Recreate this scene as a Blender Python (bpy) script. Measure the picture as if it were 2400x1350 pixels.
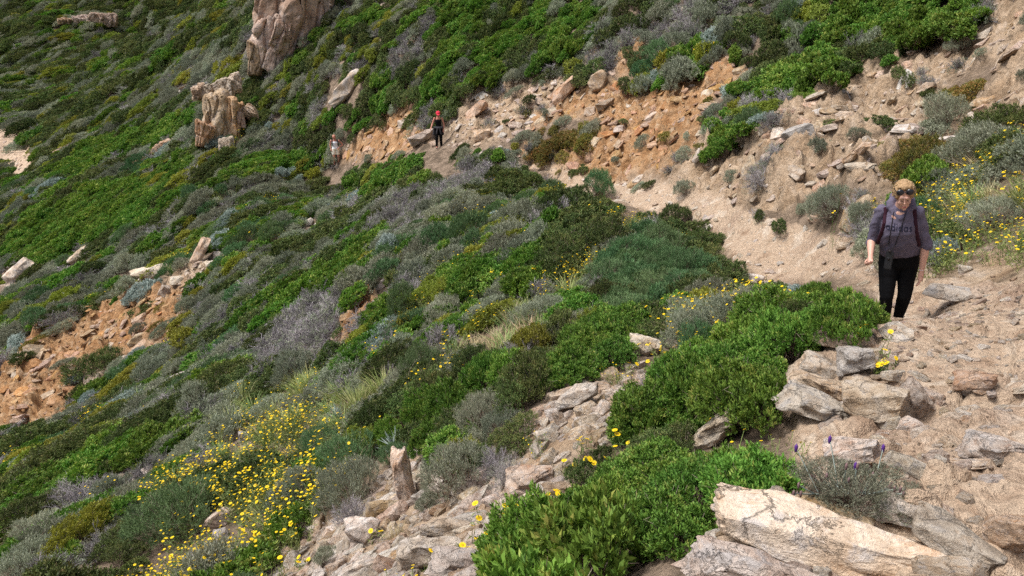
import bpy, bmesh, math, random
import numpy as np
from mathutils import Vector, Matrix, Quaternion

for o in list(bpy.data.objects):
    bpy.data.objects.remove(o, do_unlink=True)
SC = bpy.context.scene
COL = SC.collection
random.seed(7)
RNG = np.random.default_rng(7)

# ------------------------------------------------------------------ camera
EYE = np.array([0.0, 0.0, 1.6])
PITCH = math.radians(18.0)          # looking down the hillside
FPX, IW, IH = 1800.0, 2400.0, 1350.0  # focal length in photo pixels
cam_data = bpy.data.cameras.new('camera')
cam_data.sensor_width = 36.0
cam_data.lens = 36.0 * FPX / IW
cam_data.clip_start = 0.05
cam_data.clip_end = 2000.0
cam = bpy.data.objects.new('camera', cam_data)
COL.objects.link(cam)
cam.location = EYE
cam.rotation_euler = (math.radians(90) - PITCH, 0, 0)
SC.camera = cam

# ------------------------------------------------------------------ sky, sun, exposure
SUN_EL, SUN_AZ = math.radians(62), math.radians(-105)   # azimuth from +y towards +x
world = bpy.data.worlds.new('World')
SC.world = world
world.use_nodes = True
wn = world.node_tree
wn.nodes.clear()
sky = wn.nodes.new('ShaderNodeTexSky')
sky.sky_type = 'NISHITA'
sky.sun_disc = False
sky.sun_elevation = SUN_EL
sky.sun_rotation = SUN_AZ
sky.air_density = 1.0
sky.dust_density = 4.0
sky.ozone_density = 1.0
hsv = wn.nodes.new('ShaderNodeHueSaturation')          # overcast: the cloud deck takes the blue out
hsv.inputs['Saturation'].default_value = 0.65
bg = wn.nodes.new('ShaderNodeBackground')
bg.inputs['Strength'].default_value = 0.085
wo = wn.nodes.new('ShaderNodeOutputWorld')
wn.links.new(sky.outputs[0], hsv.inputs['Color'])
wn.links.new(hsv.outputs[0], bg.inputs[0])
wn.links.new(bg.outputs[0], wo.inputs[0])
sun_data = bpy.data.lights.new('sun', 'SUN')
sun_data.energy = 2.4
sun_data.angle = math.radians(20)
sun_data.color = (1.0, 0.96, 0.91)
sun = bpy.data.objects.new('sun', sun_data)
COL.objects.link(sun)
sd = Vector((math.sin(SUN_AZ) * math.cos(SUN_EL), math.cos(SUN_AZ) * math.cos(SUN_EL), math.sin(SUN_EL)))
sun.rotation_euler = sd.to_track_quat('Z', 'Y').to_euler()
sun.location = (0, 0, 60)
SC.view_settings.view_transform = 'Standard'
SC.view_settings.look = 'None'
SC.view_settings.exposure = 0.84
SC.view_settings.gamma = 1.0
SC.view_settings.use_curve_mapping = False
SC.render.engine = 'CYCLES'
SC.cycles.max_bounces = 6
SC.cycles.diffuse_bounces = 3
SC.cycles.glossy_bounces = 2
SC.cycles.transmission_bounces = 4
SC.cycles.transparent_max_bounces = 4
SC.cycles.use_denoising = False
SC.cycles.use_adaptive_sampling = True
SC.cycles.adaptive_threshold = 0.02

CP, SP = math.cos(PITCH), math.sin(PITCH)
def ray(px, py):
    """direction of the view ray through photo pixel (px, py); unit forward depth"""
    dx = (np.asarray(px, float) - IW / 2) / FPX
    dv = (IH / 2 - np.asarray(py, float)) / FPX
    return np.stack([dx, CP + SP * dv, -SP + CP * dv], -1)
def project(P):
    d = np.asarray(P, float) - EYE
    f = d[..., 1] * CP - d[..., 2] * SP
    u = d[..., 1] * SP + d[..., 2] * CP
    f = np.where(f < 0.05, 0.05, f)
    return IW / 2 + FPX * d[..., 0] / f, IH / 2 - FPX * u / f, f

# ------------------------------------------------------------------ noise in numpy
def _hash(ix, iy, s):
    h = (ix.astype(np.int64) * 374761393 + iy.astype(np.int64) * 668265263 + s * 2147483647) & 0xffffffff
    h = ((h ^ (h >> 13)) * 1274126177) & 0xffffffff
    h = h ^ (h >> 16)
    return (h & 0xffffff) / float(0xffffff)
def vnoise(x, y, s=0):
    ix, iy = np.floor(x), np.floor(y)
    fx, fy = x - ix, y - iy
    fx = fx * fx * fx * (fx * (fx * 6 - 15) + 10)
    fy = fy * fy * fy * (fy * (fy * 6 - 15) + 10)
    a = _hash(ix, iy, s); b = _hash(ix + 1, iy, s); c = _hash(ix, iy + 1, s); d = _hash(ix + 1, iy + 1, s)
    return (a + (b - a) * fx) * (1 - fy) + (c + (d - c) * fx) * fy
def fbm(x, y, octs=4, s=0, gain=0.5):
    t, a, n = 0.0, 1.0, 0.0
    for k in range(octs):
        t = t + a * (vnoise(x * 2 ** k + 17.3 * k, y * 2 ** k - 9.1 * k, s + k) - 0.5); n += a; a *= gain
    return t / n * 2
def worley(x, y, s=0):
    """F1, F2 distances and a random value of the nearest cell"""
    ix, iy = np.floor(x), np.floor(y)
    f1 = np.full(x.shape, 9.0); f2 = np.full(x.shape, 9.0); cid = np.zeros(x.shape)
    tx = np.zeros(x.shape)
    for i in (-1, 0, 1):
        for j in (-1, 0, 1):
            cx = ix + i; cy = iy + j
            ox = cx + _hash(cx, cy, s); oy = cy + _hash(cx, cy, s + 11)
            d = np.hypot(ox - x, oy - y)
            nearer = d < f1
            f2 = np.where(nearer, f1, np.minimum(f2, d))
            cid = np.where(nearer, _hash(cx, cy, s + 23), cid)
            tx = np.where(nearer, (x - ox) * (_hash(cx, cy, s + 31) - .5) + (y - oy) * (_hash(cx, cy, s + 37) - .5), tx)
            f1 = np.where(nearer, d, f1)
    return f1, f2, cid, tx

# ------------------------------------------------------------------ terrain
# survey: photo pixel + forward distance t along its ray -> a ground point
SURVEY = [
 # foreground, right
 (2400,1350,2.5),(1700,1350,2.6),(2100,1350,2.5),(2400,1000,4.0),(2100,1100,3.7),(1800,1150,3.7),(2400,760,5.7),
 (2250,870,5.0),(2100,900,4.95),(2100,752,6.9),(2300,740,6.3),(1950,800,6.0),(1900,950,4.9),(2105,792,7.8),(2000,700,8.0),
 (2400,600,8.0),(2220,640,8.4),(2350,520,9.2),(2400,400,10.2),
 # the path behind the walker
 (2020,640,10.6),(1950,600,13.4),(1820,580,15.4),(1700,540,17.6),(1600,500,20.0),(1500,462,23),(1300,398,29.6),(1030,352,35.6),(900,368,41),(790,392,46),
 # bank above it
 (1800,480,16.6),(1800,400,17.4),(1650,420,20.2),(1650,300,23),(1480,380,26.5),(1400,330,29),(1400,200,33),(1250,300,33),(1200,250,36),
 (2000,480,13.6),(2000,300,18.5),(2200,400,13.2),(2200,200,18),(2400,200,14.5),(2400,0,18),(2200,0,22),(2000,100,25),(2000,0,28),(1800,200,24),
 (1600,100,32),(1600,0,36),(1200,0,48),(1000,0,53),(1000,100,47),(1000,220,41),(800,0,60),(800,200,49),(860,300,45),
 # slope below the path
 (1700,650,14.3),(1550,560,17.2),(1400,480,21.5),(1200,1350,3.6),(1500,1200,4.0),(1450,1000,5.8),(1200,1150,5.6),(1200,1000,7.0),(1200,900,8.5),(1400,850,8.2),(1500,780,9.6),(1700,850,7.3),(1800,700,8.7),
 (1600,1100,4.6),(1700,1000,5.1),(1200,675,14.5),(1450,640,14),(1200,500,22),(1200,420,28.5),(1000,420,32),(1000,520,25.5),(900,700,17.5),(900,900,11.5),(900,1100,8.0),(900,1350,4.8),
 (600,1350,6.6),(600,1150,9.0),(600,1000,13),(600,900,17),(600,675,27),(600,500,39),(600,420,45),(700,400,47),(300,1350,7.8),(300,1180,11),(300,1060,14.5),(420,980,15.5),
 (0,1350,9.0),(0,1230,12.5),(130,1110,14.5),(300,920,23),(150,960,25),(0,1000,25),(0,850,32),(200,780,32),(400,720,31),(0,700,43),(300,600,41),(0,600,54),(300,450,51),(100,450,64),(0,470,70),
 # outcrops and beyond
 (600,200,57),(520,300,53),(450,350,57),(600,100,62),(700,120,57),(680,10,60),(480,200,74),(480,100,92),(300,350,72),(300,250,90),(130,350,84),(30,340,100),(0,400,90),
 (300,180,112),(300,110,150),(300,0,190),(0,200,140),(0,100,165),(0,0,200),(500,0,170),(450,60,140),(560,0,135),(180,260,112),
]
_S = np.array(SURVEY, float)
_P = EYE + ray(_S[:, 0], _S[:, 1]) * _S[:, 2:3]
_X = [tuple(p) for p in _P] + [(0, .9, .0), (1.2, .9, .02), (-1.5, 1.2, -.9), (2.6, 1.2, .25), (-4, 3, -2.7), (3.8, 2.6, .35), (-12, 7, -7.5),
    (14, 12, 3.5), (22, 28, 9), (22, 60, 14), (0, 90, 20), (45, 100, 35), (-25, 120, 12), (-60, 260, 60), (-150, 300, 60), (0, 200, 70), (-260, 260, 40),
    (-40, 20, -20), (-90, 60, -24), (120, 200, 110), (-160, 140, -16)]
_X = np.array(_X, float)
TH_MAX = 1.0
def _tl(x, y):
    r = np.hypot(x, y)
    th = np.clip(np.arctan2(x, y), -TH_MAX, TH_MAX)
    return th * 2.2, np.log(np.maximum(r, .5)), r
_cu, _cv, _cr = _tl(_X[:, 0], _X[:, 1])
_ch = (_X[:, 2] - EYE[2]) / _cr
def _phi(r2):
    return 0.5 * r2 * np.log(r2 + 1e-9)
_n = len(_cu)
_A = np.zeros((_n + 3, _n + 3))
_A[:_n, :_n] = _phi((_cu[:, None] - _cu[None]) ** 2 + (_cv[:, None] - _cv[None]) ** 2) + np.eye(_n) * 4e-4
_A[:_n, _n] = 1; _A[:_n, _n + 1] = _cu; _A[:_n, _n + 2] = _cv
_A[_n:, :_n] = _A[:_n, _n:].T
_W = np.linalg.solve(_A, np.concatenate([_ch, np.zeros(3)]))
def base_height(x, y):
    x = np.asarray(x, float); y = np.asarray(y, float)
    sh = x.shape; x = x.ravel(); y = y.ravel()
    out = np.empty(len(x))
    for i in range(0, len(x), 40000):
        u, v, r = _tl(x[i:i + 40000], y[i:i + 40000])
        k = _phi((u[:, None] - _cu[None]) ** 2 + (v[:, None] - _cv[None]) ** 2)
        out[i:i + 40000] = EYE[2] + r * (k @ _W[:_n] + _W[_n] + _W[_n + 1] * u + _W[_n + 2] * v)
    return out.reshape(sh)

# ------------------------------------------------------------------ ground cover, read off the photograph: pixel outlines, later ones on top
NONE, MIX, FAR, GREEN, DARK, ROSEM, DRY, SILV, RUST, FLOW, GRASS, ORANGE, TAN, PATH, RUBBLE, LUSH, SOIL, STONY = range(18)
OUTLINES = [
 (MIX, [(0,0),(2400,0),(2400,1350),(0,1350)]),
 (FAR, [(0,0),(620,0),(590,130),(480,230),(300,300),(120,380),(60,440),(0,440)]),
 (SILV, [(470,100),(600,110),(590,170),(560,190),(470,210),(330,260),(300,240),(400,170)]),
 (LUSH, [(560,270),(640,180),(760,80),(850,20),(1000,0),(1280,0),(1450,10),(1360,110),(1280,150),(1150,180),(1050,260),(930,230),(850,300),(740,330),(600,290)]),
 (DRY, [(905,165),(945,70),(1010,30),(1000,80),(950,160)]),
 (DRY, [(1390,120),(1470,60),(1600,0),(1720,0),(1680,60),(1540,110),(1440,140)]),
 (DRY, [(1730,290),(1790,200),(1870,150),(1885,215),(1830,255)]),
 (GREEN, [(1780,215),(1890,90),(2010,0),(2310,0),(2290,40),(2180,110),(2080,130),(1990,205),(1890,215)]),
 (DRY, [(1990,120),(2060,70),(2070,95),(2010,130)]),
 (GREEN, [(30,560),(120,480),(280,420),(450,440),(400,490),(270,540),(180,590),(110,620)]),
 (GREEN, [(110,400),(270,300),(400,275),(480,240),(440,300),(330,340),(230,400),(150,440)]),
 (LUSH, [(330,400),(420,340),(520,370),(690,360),(680,400),(560,430),(400,440)]),
 (GREEN, [(620,760),(640,700),(760,620),(870,530),(920,530),(820,650),(700,730)]),
 (LUSH, [(800,390),(1000,350),(1080,350),(1080,400),(930,440),(820,430)]),
 (DRY, [(880,520),(960,440),(1060,390),(1150,380),(1190,400),(1080,470),(960,550)]),
 (DRY, [(590,840),(700,710),(790,660),(770,760),(660,860)]),
 (DARK, [(1090,660),(1190,560),(1330,480),(1420,420),(1500,510),(1400,590),(1250,670)]),
 (ROSEM, [(1390,720),(1420,620),(1510,550),(1600,560),(1660,620),(1670,670),(1580,680),(1480,740)]),
 (GREEN, [(890,1010),(1000,930),(1200,895),(1230,915),(1120,980),(1010,1050),(920,1040)]),
 (LUSH, [(1050,890),(1250,800),(1340,710),(1460,760),(1520,740),(1470,840),(1300,910)]),
 (GRASS, [(720,910),(860,880),(1020,870),(1010,920),(880,1010),(780,1030)]),
 (GRASS, [(430,1000),(560,900),(740,870),(800,900),(740,960),(580,990),(500,1060)]),
 (GREEN, [(0,1260),(0,1190),(130,1110),(300,1020),(420,985),(440,1020),(330,1075),(200,1115),(70,1205)]),
 (DARK, [(420,1180),(500,1110),(560,1150),(560,1190),(420,1290),(350,1320)]),
 (FLOW, [(290,1350),(330,1260),(450,1230),(560,1130),(700,1120),(860,1050),(870,1110),(720,1180),(640,1260),(560,1300),(420,1350)]),
 (FLOW, [(320,1150),(420,1080),(540,1040),(560,960),(740,950),(790,1010),(700,1085),(560,1125),(400,1165)]),
 (FLOW, [(1010,850),(1100,770),(1240,680),(1320,720),(1270,780),(1150,830),(1060,890)]),
 (FLOW, [(1190,710),(1320,640),(1410,560),(1440,600),(1350,690),(1260,750)]),
 (FLOW, [(1540,800),(1590,730),(1740,690),(1850,680),(1770,740),(1620,820)]),
 (FLOW, [(1390,545),(1420,510),(1530,480),(1545,510),(1450,555)]),
 (ORANGE, [(1210,375),(1260,330),(1240,260),(1340,215),(1440,190),(1500,205),(1560,190),(1720,130),(1760,150),(1700,200),(1640,290),(1560,400),(1430,440),(1300,410)]),
 (ORANGE, [(1440,150),(1480,80),(1515,90),(1490,140),(1460,190)]),
 (TAN, [(1130,215),(1260,170),(1330,175),(1330,230),(1250,290),(1200,340),(1090,350),(1040,330),(1080,250)]),
 (ORANGE, [(810,370),(850,310),(900,270),(950,225),(985,230),(960,280),(1000,310),(1010,340),(900,375),(830,380)]),
 (TAN, [(1560,420),(1640,300),(1750,340),(1850,250),(1890,215),(2050,140),(2280,60),(2350,0),(2400,0),(2400,290),(2280,280),(2200,330),(2150,410),(2060,450),(1920,450),(1850,500),(1750,480),(1600,460)]),
 (RUST, [(2140,330),(2190,260),(2230,190),(2330,150),(2345,190),(2260,270),(2180,350),(2100,420),(2040,430),(2080,360)]),
 (DRY, [(1740,440),(1770,370),(1840,335),(1850,370),(1800,410)]),
 (GREEN, [(1645,360),(1690,320),(1740,270),(1750,300),(1700,360),(1670,385)]),
 (RUST, [(1240,350),(1270,300),(1320,280),(1400,270),(1410,310),(1340,350),(1260,365)]),
 (DRY, [(1900,500),(1940,440),(2040,430),(2060,470),(2040,520),(1960,525)]),
 (FLOW, [(2150,500),(2190,430),(2280,345),(2400,300),(2400,560),(2260,570),(2190,590)]),
 (SOIL, [(2190,640),(2200,600),(2280,570),(2400,560),(2400,690),(2260,660)]),
 (ORANGE, [(0,1000),(0,880),(50,815),(120,755),(200,722),(280,692),(330,682),(435,672),(425,780),(340,815),(290,845),(215,855),(170,890),(155,975),(60,1000)]),
 (ORANGE, [(770,800),(790,730),(860,690),(885,700),(860,760),(800,815)]),
 (TAN, [(390,650),(470,610),(490,640),(410,690),(380,690)]),
 (PATH, [(355,72),(392,75),(388,84),(360,81)]),
 (PATH, [(0,262),(40,290),(88,335),(88,400),(20,405),(0,360)]),
 (PATH, [(1220,365),(1290,395),(1420,430),(1560,425),(1700,465),(1780,515),(1900,530),(2050,570),(2160,600),(2200,660),(2080,760),(2060,690),(1960,650),(1790,650),(1690,590),(1640,505),(1500,490),(1390,450),(1270,400)]),
 (PATH, [(2060,640),(2200,660),(2400,680),(2400,1350),(1600,1350),(1690,1200),(1860,1140),(1870,1060),(1830,980),(1860,880),(1950,840),(2040,770)]),
 (STONY, [(1580,1350),(1690,1190),(1850,1130),(2120,1170),(2400,1130),(2400,1350)]),
 (STONY, [(1800,1010),(1840,880),(1900,770),(2040,770),(2080,860),(2190,890),(2190,1010),(2060,1060),(1900,1080)]),
 (GREEN, [(1430,1010),(1560,900),(1700,790),(1890,680),(2000,660),(2055,690),(2050,740),(1960,780),(1940,840),(1870,870),(1790,940),(1600,1010),(1480,1060)]),
 (GREEN, [(1150,1350),(1180,1310),(1320,1180),(1480,1090),(1620,1050),(1830,990),(1870,1050),(1860,1120),(1720,1180),(1640,1350)]),
 (RUBBLE, [(1170,1100),(1240,1000),(1320,920),(1420,865),(1500,860),(1510,890),(1480,960),(1420,1040),(1300,1100)]),
 (RUBBLE, [(620,1350),(660,1260),(840,1200),(910,1080),(980,1060),(1060,1150),(1180,1090),(1360,1090),(1330,1160),(1200,1270),(1130,1350)]),
]
CM = 5
CMW, CMH = int(IW) // CM, int(IH) // CM
def _raster():
    gx, gy = np.meshgrid((np.arange(CMW) + .5) * CM, (np.arange(CMH) + .5) * CM)
    m = np.zeros((CMH, CMW), np.int32)
    for code, poly in OUTLINES:
        inside = np.zeros(m.shape, bool)
        q = poly[-1]
        for p in poly:
            if p[1] != q[1]:
                c = ((p[1] > gy) != (q[1] > gy)) & (gx < (q[0] - p[0]) * (gy - p[1]) / (q[1] - p[1]) + p[0])
                inside ^= c
            q = p
        m[inside] = code
    return m
COVER = _raster()
def cover_px(px, py):
    i = np.clip((np.asarray(px) / CM).astype(int), 0, CMW - 1)
    j = np.clip((np.asarray(py) / CM).astype(int), 0, CMH - 1)
    return COVER[j, i]
def cover_at(x, y, z, jitter=1.0):
    px, py, f = project(np.stack([x, y, z], -1))
    jx = fbm(x * 40 / np.maximum(f, 2), y * 40 / np.maximum(f, 2), 3, 91) * 38 * jitter
    jy = fbm(x * 40 / np.maximum(f, 2) + 50, y * 40 / np.maximum(f, 2), 3, 97) * 26 * jitter
    return cover_px(px + jx, py + jy)

def soft_mask(x, y, z, codes):
    """how much of each cover class lies around the point, softened"""
    px, py, f = project(np.stack([x, y, z], -1))
    sc = 30 / np.maximum(f, 2)
    acc = np.zeros(x.shape)
    for k in range(5):
        jx = fbm(x * sc + 31 * k, y * sc, 3, 91 + k) * 34
        jy = fbm(x * sc + 57, y * sc + 13 * k, 3, 97 + k) * 24
        c = cover_px(px + jx, py + jy)
        acc += np.isin(c, codes)
    return acc / 5

def wind_dir():
    """heading on the ground that runs up to the right across the view: the way the wind combs the scrub"""
    acc = np.zeros(2)
    for px, py, t in ((600, 675, 27), (900, 700, 17.5), (600, 500, 39), (1000, 520, 25)):
        p = EYE + ray(px, py) * t; e = .5
        Q = np.array([[p[0], p[1]], [p[0] + e, p[1]], [p[0], p[1] + e]])
        z = base_height(Q[:, 0], Q[:, 1]); a, b, _f = project(np.stack([Q[:, 0], Q[:, 1], z], -1))
        J = np.array([[a[1] - a[0], a[2] - a[0]], [b[1] - b[0], b[2] - b[0]]])
        w = np.linalg.solve(J, np.array([math.cos(math.radians(38)), -math.sin(math.radians(38))])); acc += w / np.linalg.norm(w)
    return acc / np.linalg.norm(acc)
WIND = wind_dir()
def full_height(x, y, want_masks=False):
    z = base_height(x, y)
    r = np.hypot(x, y)
    bare = soft_mask(x, y, z, [ORANGE, TAN, PATH, RUBBLE, SOIL, STONY])
    bank = soft_mask(x, y, z, [ORANGE, TAN])
    path = soft_mask(x, y, z, [PATH, STONY])
    orange = soft_mask(x, y, z, [ORANGE])
    # broad swell, gullies
    lr = np.clip((r - 3) / 25, 0, 1)
    z = z + fbm(x * .22, y * .22, 3, 3) * .35 * lr + fbm(x * .05, y * .05, 3, 5) * np.clip((r - 60) / 60, 0, 1) * 4.5
    z = z + fbm(x * .9, y * .9, 3, 9) * .10 * np.clip(r / 8, .25, 1)
    wu, wv = x * WIND[0] + y * WIND[1], -x * WIND[1] + y * WIND[0]
    z = z + fbm(wu * .10, wv * .55, 3, 13) * .42 * np.clip((r - 9) / 12, 0, 1) * (1 - .8 * path)
    # bedrock slabs dipping across the bank: elongated cells along the fall line
    ca, sa = math.cos(math.radians(38)), math.sin(math.radians(38))
    u = x * ca - y * sa; v = x * sa + y * ca
    def cells(px_, py_, sd, k):
        f1, f2, cid, tx = worley(px_, py_, sd)
        e = np.clip((f2 - f1) * k, 0, 1); e = e * e * (3 - 2 * e)
        return e, cid, tx
    e, cid, tx = cells(u * .95 + fbm(x, y, 2, 41) * .3, v * 2.6 + fbm(x, y, 2, 43) * .3, 51, 2.6)
    z = z + bank * e * ((cid - .35) * .46 + tx * .6)
    e, cid, tx = cells(u * 3.1, v * 7.5, 57, 2.4)
    z = z + bank * e * ((cid - .3) * .15 + tx * .2) + bank * fbm(x * 5, y * 5, 3, 61) * .04 + bank * ((.45 - np.abs(fbm(wu * .7 + 3, wv * 3.4, 4, 63))) * .5 + (.4 - np.abs(fbm(wu * 2.2, wv * 9.0, 3, 67))) * .17)
    # worn path: low rock steps, gravel
    near = np.clip(1.3 - r / 14, .0, 1)
    e, cid, tx = cells(x * 1.5 + fbm(x * 1.3, y * 1.3, 3, 71) * .6, y * 2.0 + fbm(x * 1.3 + 9, y * 1.3, 3, 73) * .6, 75, 2.2)
    z = z + path * e * ((cid - .3) * .19 + tx * .42) * (.25 + .75 * np.clip(fbm(x * .5, y * .5, 2, 83) * 2.5 + .6, 0, 1))
    e, cid, tx = cells(x * 5.5 + fbm(x * 4, y * 4, 2, 72) * .5, y * 6.5, 77, 2.4)
    z = z + path * e * ((cid - .25) * .07 + tx * .14) * (.3 + .7 * np.clip(fbm(x * .8, y * .8, 2, 79) * 2 + .5, 0, 1))
    led = fbm(x * 1.3 + y * .3, y * 4.2 - x * .8, 4, 111); z = z + path * near * (.5 - np.abs(led)) * .14
    led = fbm(x * 4.5, y * 13 - x * 3, 3, 117); z = z + path * near * (.4 - np.abs(led)) * .04
    tq = z * 7 + fbm(x * 1.1, y * 1.1, 3, 119) * 1.6; fr = tq - np.floor(tq); ss = np.clip((fr - .3) / .4, 0, 1); ss = ss * ss * (3 - 2 * ss)
    z = z + np.clip(path * near + bank * .9, 0, 1) * .55 * (np.floor(tq) + ss - tq) / 7
    z = z + near * fbm(x * 9, y * 9, 4, 81) * .018
    if want_masks:
        return z, bare, bank, path, orange
    return z

def ang_steps():
    a = [-120, -110, -100, -90, -80, -72, -65, -59, -54, -50, -47, -45, -43, -41.5]
    fine = list(np.arange(-40, 40.01, .17))
    b = [-t for t in reversed(a)]
    return np.radians(np.array(a + fine + b))
def rad_steps():
    r = [.45]
    while r[-1] < 420:
        q = r[-1]
        k = .012 if q < 2 else .0075 if q < 8 else .0042 if q < 62 else .0095 if q < 220 else .03
        r.append(q * (1 + k))
    return np.array(r)
_th, _rr = ang_steps(), rad_steps()
_R, _T = np.meshgrid(_rr, _th, indexing='ij')
GX, GY = _R * np.sin(_T), _R * np.cos(_T)
GZ, G_bare, G_bank, G_path, G_orange = full_height(GX, GY, True)
NR, NT = GX.shape
_fine0, _fine1 = 14, NT - 14

def height(x, y):
    """ground height read back from the built sheet (bilinear in its polar grid)"""
    x = np.asarray(x, float); y = np.asarray(y, float)
    r = np.hypot(x, y); t = np.arctan2(x, y)
    i = np.interp(r, _rr, np.arange(NR)); j = np.interp(t, _th, np.arange(NT))
    i0 = np.clip(i.astype(int), 0, NR - 2); j0 = np.clip(j.astype(int), 0, NT - 2)
    fi, fj = i - i0, j - j0
    return (GZ[i0, j0] * (1 - fi) * (1 - fj) + GZ[i0 + 1, j0] * fi * (1 - fj) + GZ[i0, j0 + 1] * (1 - fi) * fj + GZ[i0 + 1, j0 + 1] * fi * fj)
def normal_at(x, y, e=.25):
    gx = (height(x + e, y) - height(x - e, y)) / (2 * e)
    gy = (height(x, y + e) - height(x, y - e)) / (2 * e)
    n = np.stack([-gx, -gy, np.ones_like(gx)], -1)
    return n / np.linalg.norm(n, axis=-1, keepdims=True)
_tt = np.concatenate([np.arange(1.2, 12, .03), np.arange(12, 70, .12), np.arange(70, 330, .6)])
def ground_at(px, py):
    """first ground point under photo pixel"""
    d = ray(px, py)
    P = EYE + d[None] * _tt[:, None]
    below = P[:, 2] < height(P[:, 0], P[:, 1])
    k = int(np.argmax(below)) if below.any() else len(_tt) - 1
    p = P[k]
    return Vector((p[0], p[1], float(height(p[0], p[1]))))
def visible(P, lift=.15):
    """is the point (lifted) seen over the terrain from the camera"""
    P = np.asarray(P, float) + np.array([0, 0, lift])
    s = np.linspace(.03, .985, 90)
    Q = EYE + (P[:, None, :] - EYE) * s[None, :, None]
    return (Q[..., 2] > height(Q[..., 0], Q[..., 1]) - .02).all(1)

def new_mesh(name, V, F, mats=None, smooth=False):
    """V (n,3), F (m,k) or list; quick mesh from arrays"""
    me = bpy.data.meshes.new(name)
    V = np.asarray(V, np.float32)
    if isinstance(F, np.ndarray):
        k = F.shape[1]
        me.vertices.add(len(V)); me.vertices.foreach_set('co', V.ravel())
        me.loops.add(F.size); me.loops.foreach_set('vertex_index', F.astype(np.int32).ravel())
        me.polygons.add(len(F))
        me.polygons.foreach_set('loop_start', np.arange(0, F.size, k, dtype=np.int32))
        me.polygons.foreach_set('loop_total', np.full(len(F), k, np.int32))
        me.update(calc_edges=True)
    else:
        me.from_pydata([tuple(v) for v in V], [], F)
    for m in (mats or []):
        me.materials.append(m)
    if smooth:
        me.polygons.foreach_set('use_smooth', np.ones(len(me.polygons), bool))
    return me
def fattr(me, name, vals, domain='POINT'):
    a = me.attributes.new(name, 'FLOAT', domain)
    a.data.foreach_set('value', np.asarray(vals, np.float32).ravel())
def link(name, me, parent=None, label=None, cat=None, group=None, kind=None):
    o = bpy.data.objects.new(name, me)
    COL.objects.link(o)
    if parent is not None: o.parent = parent
    if label: o['label'] = label
    if cat: o['category'] = cat
    if group: o['group'] = group
    if kind: o['kind'] = kind
    return o

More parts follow.
